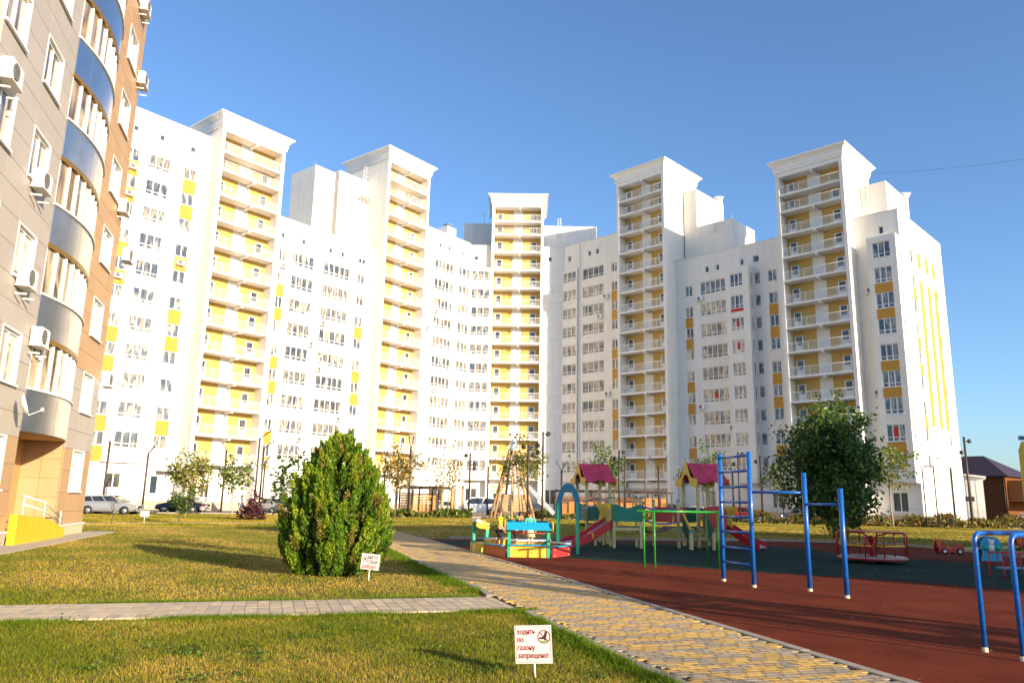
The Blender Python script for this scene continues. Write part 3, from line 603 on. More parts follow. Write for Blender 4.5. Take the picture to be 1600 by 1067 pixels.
# ---- air conditioners on the complex
for wn, P0, an_, y, lst in (('far left wing', LP(0, dW), angL, 0, [(-8.4, 11), (-8.4, 10), (-8.5, 7), (-2.1, 8)]), ('left nine-row wing', LP(0, dW), angL, 0, [(10.9, 9), (15.9, 6), (17.4, 5), (17.5, 7), (20.9, 3), (15.2, 2), (10.9, 1)]),
                            ('wing left of the middle tower', LP(0, dW), angL, 0, [(38.0, 9), (38.2, 5), (36.3, 8)]), ('wing right of the middle tower', RP(0, dR4), angR, 0, [(-3.4, 10), (-4.6, 9), (-3.2, 5), (-10.2, 2)]),
                            ('right nine-row wing', RP(0, dR5), angR, 0, [(12.4, 9), (12.2, 4), (16.6, 3)]), ('right end block', RP(0, dR6), angR, 0, [(35.0, 8), (35.0, 4)])):
    for s_, r in lst:
        ac(P0, an_, s_, y, Z1 + FH * (r - 1) + .35, 'white air conditioner by a %s-floor window of the %s' % (ORD[r], wn))

# notices in windows and roof aerials
RBAN = M('red_banner', (.50, .03, .02), .6)
for s_, z_, w_, h_ in ((18.45, Z1 + 21 + .62, 1.75, .42),):
    q = MB(); q.box(-w_ / 2, w_ / 2, -.03, 0, 0, h_); q.build('banner', RBAN, w5.root, Vector((*RP(s_, dR5 + 1.21), z_)) - w5.root.location, angR)
for s_, r_, w_, h_ in ((18.45, 7, .5, .9), (18.4, 6, .5, .9), (14.3, 4, .55, .9)):
    q = MB(); q.box(-w_ / 2, w_ / 2, -.012, 0, 0, h_); d_ = 1.2 if s_ > 17 else 0
    q.build('window_notice', RBAN, w5.root, Vector((*RP(s_, dR5 + d_ - .13), Z1 + FH * (r_ - 1) + 1.6)) - w5.root.location, angR)
q = MB(); q.box(-.28, .28, -.012, 0, 0, 1.2); q.build('window_notice', RBAN, w6.root, Vector((*RP(36.97, dR6 + 1.5 - .13), Z1 + 3 + 1.3)) - w6.root.location, angR)
def aerial(w_, P, z, h, nm='roof_aerial'):
    q = MB(); q.tube([(0, 0, 0), (0, 0, h)], .025, 5)
    for k in range(4): q.tube([(-.4 + .06 * k, 0, h - .12 - .16 * k), (.4 - .06 * k, 0, h - .12 - .16 * k)], .014, 4)
    q.build(nm, GREYM, w_.root, Vector((P[0], P[1], z)) - w_.root.location, .4)
aerial(w3, (-5.2, 124.8), 48, 2.6); aerial(w3, (-4.3, 125.2), 48, 1.9); aerial(w2, LP(18.0, dW - 5), 45.8, 1.6); aerial(w4, (9.5, 125), 47, 1.5); aerial(w5, RP(15, dR5 - 5), 41.1, 1.5); aerial(w6, RP(38.0, dR6 - 6), 35.7, 1.2); aerial(w1, LP(-5, dW - 6), 41.6, 2.2)
# ================================================================== cladded building at the left edge
GP = M('grey_cladding', (.40, .36, .325), .5, .05, .8, rnd=.035)
OP = M('tan_cladding', (.45, .285, .15), .5, .05, .8, rnd=.04)
MIR = M('polished_steel', (.72, .73, .74), .28, .10, 1.4, metal=1.0)
GOLD = M('gold_reflection', (.30, .17, .03), .35, .2, 8, metal=.5)
LBA = Vector((-14.4, 21.1)); uB = Vector((-.265, .964)).normalized(); nB = Vector((uB.y, -uB.x)); angB = math.atan2(uB.y, uB.x)
def LBs(x, y, off=0.0):                    # pixel -> (s, z) on the facade plane
    d = ray(x, y); n3 = nB; p0 = LBA + nB * off; t = p0.dot(n3) / (d.x * n3.x + d.y * n3.y)
    v = Vector((d.x * t, d.y * t)) - LBA; return v.dot(uB), CAMH + d.z * t
lb = thing('apartment_building', 'grey and tan cladded building with curved steel bays at the left edge', 'building', (LBA.x, LBA.y, 0), angB)
lb.rotation_euler[2] = angB
NF, FP, SILL, WHH = 9, 3.03, 1.62, 1.62
cols = [(-6.5, -4.9), (-3.3, -1.65), (-.1, 1.5), (8.65, 10.3)]
def lb_open(a, b_, lo=0): return [(a, b_, SILL + FP * i, SILL + FP * i + WHH) for i in range(lo, NF)]
b = MB(); HT = 28.6
b.facade(-9, 2.5, 0, HT, lb_open(*cols[0]) + lb_open(*cols[1]) + lb_open(*cols[2]), .3)
b.facade(7.5, 11.3, 0, HT, lb_open(*cols[3]), .3)
b.facade(2.5, 7.5, 3.45, HT, [], .3, .35)
b.quad((2.5, 0, 3.45), (2.5, .35, 3.45), (2.5, .35, HT), (2.5, 0, HT)); b.quad((7.5, 0, 3.45), (7.5, 0, HT), (7.5, .35, HT), (7.5, .35, 3.45))
b.quad((11.3, 0, 0), (11.3, 14, 0), (11.3, 14, HT), (11.3, 0, HT)); b.quad((-9, 0, HT), (11.3, 0, HT), (11.3, 14, HT), (-9, 14, HT)); b.quad((-9, 14, 0), (-9, 0, 0), (-9, 0, HT), (-9, 14, HT)); b.quad((-9, 14, 0), (-9, 14, HT), (11.3, 14, HT), (11.3, 14, 0))
b.build('wall', M('cream_backing', (.72, .62, .50), .7, .04, 2), lb)
rc = MB(); rc.mi = 0; rc.facade(2.5, 7.5, 0, 3.449, [(4.9, 6.1, 1.2, 3.0)], .15, 1.3)
rc.quad((2.5, 0, 0), (2.5, 1.3, 0), (2.5, 1.3, 3.449), (2.5, 0, 3.449)); rc.quad((2.5, 0, 3.448), (7.5, 0, 3.448), (7.5, 1.3, 3.448), (2.5, 1.3, 3.448))
rc.build('entrance_recess', M('tan_render', (.52, .30, .12), .7, .05, 2), lb)
for r in range(5):
    for h in range(2):
        q = MB(); q.box(7.47, 7.499, h * .655 + .006, h * .655 + .649, .05 + r * .69, .05 + r * .69 + .683 - (.06 if r == 4 else 0)); q.build('cladding_panel', OP, lb)
f, g = window_meshes(1.2, 1.8, 1, False, 'attic_glass'); o = put('window', f, lb, (5.5, 1.44, 1.2)); put('glass', g, o)
# cladding panels one by one
zr = []
for i in range(-1, NF):
    z = SILL + FP * i; zr += [z, z + .81, z + 1.62, z + 2.325]
zr = [z for z in zr if z > .2] + [HT]; zr[0] = .42
strips = [(-8.0, -6.5, 0), (-6.5, -4.9, 1), (-4.9, -3.3, 0), (-3.3, -1.65, 1), (-1.65, -.1, 0), (-.1, 1.5, 1), (1.5, 2.5, 0), (7.5, 8.65, 0), (8.65, 10.3, 1), (10.3, 11.3, 0)]
for a, c, win in strips:
    for z0, z1 in zip(zr, zr[1:]):
        zc = (z0 + z1) / 2
        if win and any(o_[2] < zc < o_[3] for o_ in lb_open(a, c)): continue
        if a < -3.4 and zc > 9: continue
        mat = OP if (zc < 3.3 or (a > 7 and zc > 6.3)) else GP
        q = MB(); q.box(a + .006, c - .006, -.035, -.004, z0 + .007, z1 - .007); q.build('cladding_panel', mat, lb)
for a, c in cols:
    for i in range(NF):
        f, g = window_meshes(c - a - .1, WHH - .1, 2, False, 'curtained_glass'); o = put('window', f, lb, ((a + c) / 2, .13, SILL + FP * i + .05)); put('glass', g, o)
        q = MB(); z = SILL + FP * i
        q.box(a, a + .05, -.05, .14, z, z + WHH); q.box(c - .05, c, -.05, .14, z, z + WHH); q.box(a + .05, c - .05, -.05, .14, z, z + .05); q.box(a + .05, c - .05, -.05, .14, z + WHH - .05, z + WHH); q.build('window_surround', WHITE2, o, None); o.children[-1].location = (-(a + c) / 2, -.13, -z - .05)
def by(s): return -.38 * (1 - ((s - 5) / 2.5) ** 2)
def curve_strip(s0, s1, z0, z1, off, th, n=5):
    q = MB(); S = [s0 + (s1 - s0) * k / n for k in range(n + 1)]
    for p, r in zip(S, S[1:]):
        o0, o1 = by(p) - off, by(r) - off
        q.add([(p, o0, z0), (r, o1, z0), (r, o1, z1), (p, o0, z1), (p, o0 + th, z0), (r, o1 + th, z0), (r, o1 + th, z1), (p, o0 + th, z1)], [(0, 1, 2, 3), (5, 4, 7, 6), (3, 2, 6, 7), (4, 5, 1, 0)])
    p, r = S[0], S[-1]
    q.quad((p, by(p) - off, z0), (p, by(p) - off, z1), (p, by(p) - off + th, z1), (p, by(p) - off + th, z0)); q.quad((r, by(r) - off, z0), (r, by(r) - off + th, z0), (r, by(r) - off + th, z1), (r, by(r) - off, z1)); return q
for i in range(8):
    z0 = 3.45 + FP * i; z1 = z0 + 1.3; z2 = z0 + FP
    cuts = [2.52, 3.5, 4.5, 5.5, 6.5, 7.48]
    for p, r in zip(cuts, cuts[1:]):
        sp = curve_strip(p + .012, r - .012, z0, z1, .04, .05).build('steel_panel', MIR, lb)
    curve_strip(2.5, 7.5, z1, z1 + .06, .1, .3, 10).build('sill', WHITE2, lb)
    gw = curve_strip(2.55, 7.45, z1 + .06, z2 - .14, -.06, .03, 12).build('bay_glazing', MATS['curtained_glass'], lb)
    for k in range(9):
        s_ = 2.58 + 4.84 * k / 8
        q = MB(); q.box(s_ - .05, s_ + .05, by(s_) - .0, by(s_) + .1, z1 + .06, z2 - .14); q.build('mullion', PVC, gw)
    curve_strip(2.5, 7.5, z2 - .14, z2 - .003, .05, .2, 10).build('gold_reflection', GOLD, lb)  # gold-brown band painted in for the reflection under the next spandrel
q = MB(); n = 12; S = [2.5 + 5 * k / n for k in range(n + 1)]; q.quad(*([(s_, by(s_), 3.44) for s_ in S] + [(7.5, .35, 3.44), (2.5, .35, 3.44)])); q.build('bay_soffit', M('tan_render', (.52, .30, .12)), lb)
q = MB(); q.box(-9, 2.5, -.07, -.003, -.02, .4); q.build('plinth', CONC, lb); q = MB(); q.box(7.5, 11.34, -.07, -.003, -.02, .4); q.build('plinth', M('cream_plinth', (.60, .46, .30), .7), lb)
q = MB(); q.box(7.5, 11.38, -.12, -.02, .402, .45); q.build('plinth_trim', WHITE2, lb); q = MB(); q.box(-9, 2.52, -.12, -.02, .402, .45); q.build('plinth_trim', WHITE2, lb)
q = MB(); q.box(-9, 12.3, -1.1, -.08, -.02, .05); q.build('apron', CONC, lb)
rmp = thing('entrance_ramp', 'bright yellow entrance ramp with white handrails at the foot of the cladded building', 'ramp', (*(LBA + uB * 2.6 + nB * .0), 0), angB)
q = MB(); q.extrude([(0, -.3, 0), (5.2, -.3, 0), (5.2, -.3, .35), (2.9, -.3, .75), (0, -.3, .95)], (0, .22, 0)); q.build('ramp_wall', M('bright_yellow_paint', (.70, .43, .015), .55, .1, 3), rmp)
for zz in (.0, .28): q = MB(); q.tube([(.6, -.2, 1.25 + zz * .9), (2.9, -.2, 1.0 + zz), (5.1, -.2, .5 + zz * .6)], .025, 6); q.build('handrail', PVC, rmp)
for x_, z_ in ((.7, .9), (2.9, .7), (4.9, .35)): q = MB(); q.tube([(x_, -.2, z_), (x_, -.2, z_ + .62)], .022, 6); q.build('post', PVC, rmp)
for nm, x_, y_ in (('third-floor', 51, 296), ('highest', 0, 128), ('second-floor', 27, 448), ('lower', 48, 540), ('tall far-corner', 190, 408), ('upper far-corner', 184, 333), ('top far-corner', 214, 134), ('topmost far-corner', 218, 20), ('lowest far-corner', 158, 603)):
    s_, z_ = LBs(x_, y_); p = LBA + uB * s_ + nB * .08
    o = put('air_conditioner', AC_ME, None, (p.x, p.y, z_), angB); tag(o, '%s air conditioner on the front of the cladded building at left' % nm, 'air conditioner', 'air conditioners on the facades')
s_, z_ = LBs(38, 632, .45); p = LBA + uB * s_ + nB * .45
ds = thing('satellite_dish', 'small cream satellite dish on the lowest curved steel bay', 'dish', (p.x, p.y, z_), angB)
q = MB(); q.T = Matrix.Rotation(R(70), 4, 'X') @ Matrix.Rotation(R(20), 4, 'Y'); q.lathe([(.02, -.1), (.2, -.06), (.34, .02), (.34, .03), (.2, -.045), (.02, -.085)], 16); q.build('dish', PVC, ds)
q = MB(); q.tube([(0, .1, 0), (.1, -.1, -.3), (.45, -.35, -.1)], .015, 5); q.build('arm', PVC, ds)
q = MB(); q.cbox(.46, -.36, -.08, .07, .07, .09); q.build('receiver', PVC, ds)
for z_, ln in ((24.5, .9), (21.7, .35), (18.7, .6)):
    pass
# ================================================================== right background
BRK = M('brown_brick', (.16, .062, .024), .9, .2, 3, spec=.1)
c0 = AY(1576, 800, 112.0); hh = thing('brick_house', 'brown brick house with dark metal hip roof behind the right end block', 'house', (c0.x, c0.y, 0), R(-50))
W_, D_, E_, T_ = 13.5, 12.0, ZA(1576, 744, c0.x, c0.y), ZA(1530, 711, c0.x, c0.y + 6)
q = MB(); q.box(-W_, 0, 0, D_, 0, E_); q.build('wall', BRK, hh)
q = MB(); o_ = .6; q.add([(-W_ - o_, -o_, E_), (o_, -o_, E_), (o_, D_ + o_, E_), (-W_ - o_, D_ + o_, E_), (-W_ + 5, D_ / 2, T_), (-4.5, D_ / 2, T_)], [(0, 1, 5, 4), (1, 2, 5), (2, 3, 4, 5), (3, 0, 4), (3, 2, 1, 0)]); q.build('roof', M('brown_metal_roof', (.045, .022, .024), .45, .15, 3), hh)
q = MB(); q.box(-W_ - .65, .65, -.68, -.61, E_ - .05, E_ + .08); q.build('gutter', RUST, hh)
for x_ in (-6.6, -3.2, -.2): q = MB(); q.tube([(x_, -.06, .1), (x_, -.06, E_)], .06, 6); q.build('downpipe', RUST, hh)
f, g = window_meshes(1.0, 1.5, 2, False, 'window_glass')
for yy in (2.4, 6.0): o = put('window', f, hh, (.02, yy, 3.6), math.pi / 2); put('glass', g, o)
q = MB(); q.box(.02, 5, .5, 8, 3.0, 3.3); q.build('side_roof', M('sunlit_brick', (.42, .15, .04), .8), hh)  # orange sunlight on this side of the house is put into the brick colour
for z_ in (3.3,): q = MB(); q.box(.02, 4.8, .8, 1.1, z_ + .002, 6.0); q.build('side_wall', M('sunlit_brick', (.42, .15, .04), .8), hh)
ca_ = AY(1500, 800, 97.0); anx = thing('white_annex', 'low white siding annex between the end block and the brick house', 'building', (ca_.x, ca_.y, 0), R(-30))
xe = (1534 - 1500) / F * 97
HA = ZA(1520, 742, ca_.x, ca_.y)
q = MB(); q.extrude([(-2.4, 0, 0), (xe, 0, 0), (xe, 0, HA - .4), (-2.4, 0, HA + .35)], (0, 7, 0)); q.build('wall', WHITE, anx)
q = MB(); q.extrude([(-2.6, -.3, HA + .37), (xe + .35, -.3, HA - .4), (xe + .35, -.3, HA - .15), (-2.6, -.3, HA + .6)], (0, 7.6, 0)); q.build('roof', M('pale_coping', (.6, .6, .6)), anx)
for k in range(9): q = MB(); q.box(-2.3 + k * .53, -2.27 + k * .53, -.02, -.003, .3, HA - .5); q.build('siding_batten', GREYM, anx)
q = MB(); q.box(.4, 1.7, -.05, -.021, 2.75, 3.3); q.build('vent_window', MATS['door_glass'], anx)
q = MB(); q.box(-2.6, .2, -1.6, -.02, 3.5, 3.6); q.build('canopy', GALVW, anx)
q = MB(); q.box(-1.6, -.9, -.06, -.03, 2.75, 3.15); q.build('plaque', M('blue_plaque', (.02, .10, .45), .5), anx)
# cable
q = MB(); p0 = Vector((*RP(34.5, -5.3), 42.4)); p1 = AY(1640, 243, 70.0); q.tube([p0.lerp(p1, t) - Vector((0, 0, 0.3 * math.sin(math.pi * t))) for t in [i / 14 for i in range(15)]], .016, 4)
tag(q.build('overhead_cable', BLACKM), 'thin dark overhead cable running right from the rightmost tower', 'cable')
# ================================================================== playground
POSTC = M('pale_green_post', (.46, .44, .20), .6, .25, 9, .2, 30, det=8)
TEAL = M('teal_board', (.005, .18, .13), .5, .25, 6, .1, 30, det=8)
DGRN = M('dark_green_board', (.01, .09, .06), .45, .1, 4)
JADE = M('jade_post', (.02, .38, .22), .45, .08, 4)
BLUEB = M('sky_blue_board', (.01, .30, .50), .45, .08, 4)
TBLU = M('teal_blue_board', (.01, .17, .27), .45, .08, 4)
YBRD = M('yellow_board', (.70, .44, .045), .5, .2, 7, .1, 30, det=8)
RBRD = M('red_board', (.38, .03, .03), .45, .08, 4)
OBRD = M('orange_board', (.62, .17, .04), .45, .08, 4)
REDP = M('red_plastic', (.42, .012, .018), .38, .25, 6, .1, 30, det=8)
PINK = M('raspberry_roof', (.52, .04, .085), .5, .35, 3, .1, 30, det=8)
BLUEP = M('blue_enamel', (.006, .105, .42), .32, .28, 14, .15, 60, coat=.25, det=8)
GREENP = M('green_enamel', (.02, .23, .02), .35, .25, 14, coat=.2, det=8)
REDE = M('red_enamel', (.42, .012, .012), .32, .28, 14, coat=.25, det=8)
CAPW = M('white_foot', (.55, .48, .36), .7)
LBL = M('pale_blue_pipe', (.25, .42, .62), .3, .05, 4)

# --- blue ladder with pull-up bars
def foot(b, x, y, r): b.tube([(x, y, -.02), (x, y, .07)], r, 8)
lp = [G(1131, 909), G(1178.5, 919), G(1266, 925), G(1324, 936)]
zt = [ZA(1123, 709, *lp[0]), ZA(1169, 705.5, *lp[1]), ZA(1254.5, 738.5, *lp[2]), ZA(1312.5, 763, *lp[3])]
ld = thing('climbing_frame', 'blue metal ladder with two stepped pull-up bars on red rubber', 'climbing frame', (*lp[1], 0)); o0 = Vector((*lp[1], 0))
for p, z in zip(lp, zt):
    b = MB(); b.T = Matrix.Translation(-o0); b.tube([(*p, .08), (*p, z)], .047, 12); b.build('pole', BLUEP, ld)
    b = MB(); b.T = Matrix.Translation(-o0); foot(b, *p, .051); b.build('foot', CAPW, ld)
for y_ in (715.5, 738, 761, 784, 806.5, 829, 853, 876):
    z0 = ZA(1127, y_, *lp[0]); b = MB(); b.T = Matrix.Translation(-o0); b.tube([(*lp[0], z0), (*lp[1], z0)], .026, 8); b.build('rung', BLUEP, ld)
for (i, j, y_) in ((1, 2, 769), (2, 3, 788)):
    z0 = ZA(1215 if i == 1 else 1290, y_, *((Vector(lp[i]) + Vector(lp[j])) / 2)); b = MB(); b.T = Matrix.Translation(-o0); b.tube([(*lp[i], z0), (*lp[j], z0)], .028, 8); b.build('pull_up_bar', BLUEP, ld)
# --- blue parallel bars at the right edge
f1, f2 = Vector(G(1540, 1021)), Vector(G(1600, 1036)); rd = Vector((.87, .49))
pb_ = thing('parallel_bars', 'pair of low blue parallel bars at the right edge', 'parallel bars', (*f1, 0))
for fo, xt, yt in ((f1, 1525, 833), (f2, 1583, 836)):
    z = ZA(xt + 12, yt, *fo) ; o1 = Vector((*f1, 0))
    b = MB(); b.T = Matrix.Translation(-o1); P3 = lambda t, h: (fo.x + rd.x * t, fo.y + rd.y * t, h)
    arc = [P3(.12 * (1 - math.cos(a)), z - .12 + .12 * math.sin(a)) for a in [i * math.pi / 10 for i in range(6)]]
    arc2 = [P3(1.9 - .12 * (1 - math.cos(a)), z - .12 + .12 * math.sin(a)) for a in [i * math.pi / 10 for i in range(6)]][::-1]
    b.tube([P3(0, .08)] + arc + arc2 + [P3(1.9, .08)], .030, 10); b.build('rail', BLUEP, pb_)
    for t in (0, 1.9): b = MB(); b.T = Matrix.Translation(-o1); p = P3(t, 0); foot(b, p[0], p[1], .034); b.build('foot', CAPW, pb_)
# --- green parallel bars
gf = [Vector(G(1007, 887)), Vector(G(1023.5, 890)), Vector(G(1106, 885)), Vector(G(1124, 888))]
gb = thing('parallel_bars', 'thin green parallel bars in front of the play castle', 'parallel bars', (*gf[0], 0)); o1 = Vector((*gf[0], 0))
for a, c, yl, yr in ((0, 2, 797.5, 799), (1, 3, 799.5, 800.5)):
    z = ZA(1060, 799, *((gf[a] + gf[c]) / 2)); d = (gf[c] - gf[a]).normalized() * .22
    b = MB(); b.T = Matrix.Translation(-o1); b.tube([(*(gf[a] - d), z), (*(gf[c] + d), z)], .032, 8); b.build('rail', GREENP, gb)
    for k in (a, c): b = MB(); b.T = Matrix.Translation(-o1); b.tube([(*gf[k], 0), (*gf[k], z)], .026, 8); b.build('post', GREENP, gb)
# --- carousel
cc = Vector(G(1367, 880.5)); cc = Vector((cc.x, cc.y + .15))
ca = thing('carousel', 'red metal roundabout with yellow seats on the green rubber', 'carousel', (*cc, 0), R(8))
b = MB(); b.lathe([(.1, .0), (.1, .16), (.96, .165), (.98, .21), (.96, .22), (.05, .222)], 28); b.build('deck', M('worn_plate', (.35, .33, .32), .5, .2, 5, metal=.3), ca)
b = MB(); b.lathe([(.985, .14), (1.0, .14), (1.0, .19), (.985, .19)], 28); b.build('rim', REDE, ca)
b = MB(); b.tube([(0, 0, .2), (0, 0, .72)], .075, 12); b.ball((0, 0, .74), .085); b.build('centre_post', REDE, ca)
for a in range(4):
    an_ = a * math.pi / 2 + .3; c_, s_ = math.cos(an_), math.sin(an_); T_ = Matrix.Rotation(an_, 4, 'Z')
    b = MB(); b.T = T_; b.tube([(.86, -.5, .21), (.86, -.5, .86), (.82, -.46, .93), (.82, .46, .93), (.86, .5, .86), (.86, .5, .21)], .022, 7); b.tube([(.5, -.42, .22), (.5, -.42, .8), (.56, -.36, .86), (.8, -.3, .9)], .02, 6); b.tube([(.4, .3, .62), (.55, .36, .5), (.62, .2, .42), (.5, .1, .5), (.42, .2, .6)], .015, 6); b.build('handrail', REDE, ca)
    b = MB(); b.T = T_; b.cbox(.7, 0, .55, .24, .95, .035); b.build('seat', YBRD, ca)
b = MB(); b.lathe([(.92, .945), (.95, .955), (.92, .965), (.89, .955)], 28); b.build('top_ring', REDE, ca)
# --- sand pit with little roofs
sc0 = Vector((.62, 24.55)); sp = thing('sandpit', 'colourful hexagonal sandpit with little roofs and a blue-green arch', 'sandpit', (*sc0, 0))
rad = 1.33; hv = [(rad * math.cos(R(-120 + 60 * k)), rad * math.sin(R(-120 + 60 * k))) for k in range(6)]
bc = [(YBRD, .36), (RBRD, .32), (OBRD, .36), (YBRD, .36), (YBRD, .45), (OBRD, .32)]
b = MB(); b.quad(*[(x * .97, y * .97, .12) for x, y in hv]); b.build('sand', M('sand', (.45, .33, .18), .95, .2, 12), sp)
for k in range(6):
    p, q = Vector(hv[k]), Vector(hv[(k + 1) % 6]); d = (q - p).normalized(); h = bc[k][1]
    b = MB(); b.bar((*(p + d * .06), h / 2), (*(q - d * .06), h / 2), .05, h); b.build('board', bc[k][0], sp)
    for t in (.15, .85):
        m_ = p.lerp(q, t); nrm = Vector((d.y, -d.x))
        for zz in (.08, h - .07): b = MB(); b.ball((m_.x + nrm.x * .03, m_.y + nrm.y * .03, zz), .018, 8, 4); b.build('bolt', GALVW, sp)
    b = MB(); m0, m1 = p + d * .1, q - d * .1; b.bar((*m0, h + .016), (*m1, h + .016), .2, .03); b.build('seat_board', BLUEB if k in (1, 5, 0) else PVC, sp)
def little_roof(k, zt_, col, posts=True):
    p, q = Vector(hv[k]), Vector(hv[(k + 1) % 6]); d = (q - p).normalized(); nr = Vector((d.y, -d.x))
    for t in (.06, .94):
        m_ = p.lerp(q, t); b = MB(); b.cbox(m_.x, m_.y, zt_ / 2, .09, .09, zt_, math.atan2(d.y, d.x)); b.build('post', JADE, sp)
    for s_ in (-1, 1):
        a0, a1 = p - d * .02 + nr * (.1 * s_), q + d * .02 + nr * (.1 * s_)
        b = MB(); b.extrude([(*(p.lerp(q, 0)), zt_ + .2), (*(p.lerp(q, 1)), zt_ + .2), (*(q + nr * .2 * s_), zt_ + .0), (*(p + nr * .2 * s_), zt_ + .0)], (0, 0, .025)); b.build('roof_board', col, sp)
    for e, sg in ((p, -1), (q, 1)):
        b = MB(); n = 12; c = e + d * (.03 * sg)
        b.extrude([(c.x + nr.x * .23 * math.cos(2 * math.pi * i / n), c.y + nr.y * .23 * math.cos(2 * math.pi * i / n), zt_ + .1 + .17 * math.sin(2 * math.pi * i / n)) for i in range(n)], (d.x * .03 * sg, d.y * .03 * sg, 0)); b.build('gable_board', YBRD, sp)
little_roof(0, .81, BLUEB); little_roof(3, .81, TBLU)
for zz in (.52, .72):
    p, q = Vector(hv[0]), Vector(hv[1]); b = MB(); b.tube([(*p, zz), (*q, zz)], .018, 6); b.build('rail', PVC if zz < .6 else RBRD, sp)
# left bench with its own little roof
ls = Vector((-1.5, .55)); 
for dx, dy in ((-.22, .3), (.2, -.3), (-.22, -.0), (.2, .35)): b = MB(); b.cbox(ls.x + dx, ls.y + dy, .45, .09, .09, .9, .5); b.build('post', JADE, sp)
b = MB(); b.cbox(ls.x, ls.y, .17, .5, .85, .33, .2); b.build('bench_box', YBRD, sp)
b = MB(); b.cbox(ls.x, ls.y, .96, .42, .85, .1, .2, 0, .35); b.build('roof_board', M('pale_grey_board', (.5, .52, .55), .5), sp)
for sg in (-1, 1):
    b = MB(); n = 14; cx, cy = ls.x + .43 * sg * math.sin(.2) * -1, ls.y + .43 * sg * math.cos(.2)
    b.extrude([(cx + .22 * math.cos(2 * math.pi * i / n), cy, .9 + .13 * math.sin(2 * math.pi * i / n) - (.07 if math.cos(2 * math.pi * i / n) > .3 else 0)) for i in range(n)], (0, .03, 0)); b.build('gable_board', YBRD, sp)
b = MB(); b.cbox(.1, .25, .3, .42, .42, .05); b.cbox(.1, .25, .14, .1, .1, .28); b.build('table', TEAL, sp)
# the arch
for x_ in (.98, 1.6):
    for dy in (-.05, .07): b = MB(); b.cbox(x_ + dy * .4, .55 + dy, .82, .07, .05, 1.62); b.build('post', JADE, sp)
b = MB(); n = 20; out, inn = [], []
for i in range(n + 1):
    a = math.pi * i / n; out.append((1.29 - .42 * math.cos(a), .5, 1.25 + 1.0 * math.sin(a) - (.15 if i in (0, n) else 0))); inn.append((1.29 - .24 * math.cos(a), .5, 1.25 + .78 * math.sin(a) - (.15 if i in (0, n) else 0)))
for i in range(n): b.extrude([out[i], out[i + 1], inn[i + 1], inn[i]], (0, .045, 0))
b.build('arch_board', TBLU, sp)
# --- play castle
pc0 = Vector((5.6, 30.6, 0)); pcs = thing('play_castle', 'wooden play castle with two raspberry-red roofs, slides and a hanging bridge', 'playground set', pc0)
def pc(b, name, mat): b2 = b; me = b2.mesh(name, mat); o = put(name, me, pcs, -pc0); return o
def post(x, y, h, w_=.095, rz=0, cap=None, mat=None):
    b = MB(); b.cbox(x, y, h / 2, w_, w_, h, rz); b.cbox(x, y, h / 2, w_ * .8, w_ + .008, h - .1, rz); pc(b, 'post', mat or POSTC)
    if cap: b = MB(); b.cbox(x, y, h + .025, w_ * 1.1, w_ * 1.1, .05, rz); pc(b, 'post_cap', cap)
def roof_tower(cx, cy, rz, half, ridge_half, ze, zr_):
    T_ = Matrix.Translation((cx, cy, 0)) @ Matrix.Rotation(rz, 4, 'Z')
    for sx in (-1, 1):
        for sy in (-1, 1): p = T_ @ Vector((sx * half, sy * half, 0)); post(p.x, p.y, ze + .1, .1, rz)
    for sy in (-1, 1):
        b = MB(); b.T = T_; n = 10; w2 = half + .24
        top = [(-ridge_half, sy * .02, zr_), (ridge_half, sy * .02, zr_)]
        low = [(ridge_half - 2 * ridge_half * i / n, sy * w2, ze - .03 - .045 * math.sin(i / n * math.pi * 3)) for i in range(n + 1)]
        poly = top + low
        b.extrude(poly, (0, sy * .02, .02)); pc(b, 'roof_board', PINK)
    for sx in (-1, 1):
        b = MB(); b.T = T_; x = sx * (ridge_half + .02); w3 = half + .3
        prof = [(0, zr_ + .22), (.06, zr_ + .02), (.22, zr_ - .3), (.36, zr_ - .55), (w3 - .05, ze + .12), (w3, ze - .08), (w3 - .06, ze - .2), (w3 - .26, ze - .2)]
        inner = [(.3 * math.sin(a) , ze - .12 + .42 * math.cos(a)) for a in [math.pi / 2 * (1 - i / 6) for i in range(7)]]
        ring = [(y_, z_) for y_, z_ in prof] + [(max(y_, 0) * 1.0, z_) for y_, z_ in inner]
        for sg in (-1, 1):
            b.extrude([(x, sg * y_, z_) for y_, z_ in ring], (sx * .03, 0, 0))
        pc(b, 'gable_board', YBRD)
DK = M('deck_board', (.20, .12, .07), .7, .2, 8)
zA = .8
def deck(cx, cy, rz, half, z):
    for k in range(6): b = MB(); T_ = Matrix.Translation((cx, cy, z)) @ Matrix.Rotation(rz, 4, 'Z'); w_ = 2 * half / 6; b.T = T_; b.box(-half, half, -half + k * w_ + .005, -half + (k + 1) * w_ - .005, -.03, .0); pc(b, 'deck_board', DK)
    for sx in (-1, 1): b = MB(); b.T = Matrix.Translation((cx, cy, z)) @ Matrix.Rotation(rz, 4, 'Z'); b.box(-half, half, sx * (half + .02) - .02, sx * (half + .02) + .02, -.14, -.032); pc(b, 'deck_beam', POSTC)
def panel(p, q, z0, z1, mat, dip=.08, name='panel'):
    p, q = Vector(p), Vector(q); n = 10; pts = [(*p, z0 + .05), (*p.lerp(q, .05), z0), (*p.lerp(q, .95), z0), (*q, z0 + .05)]
    for i in range(n + 1): t = 1 - i / n; pts.append((*p.lerp(q, t), z1 - dip * math.sin(math.pi * t) ** 2 - (.04 if t in (0, 1) else 0)))
    d = (q - p).normalized(); b = MB(); b.extrude(pts, (-d.y * .03, d.x * .03, 0)); return pc(b, name, mat)
RA = R(17); A_ = (3.55, 32.7); roof_tower(*A_, RA, .52, .66, 2.52, 3.22); deck(*A_, RA, .5, zA)
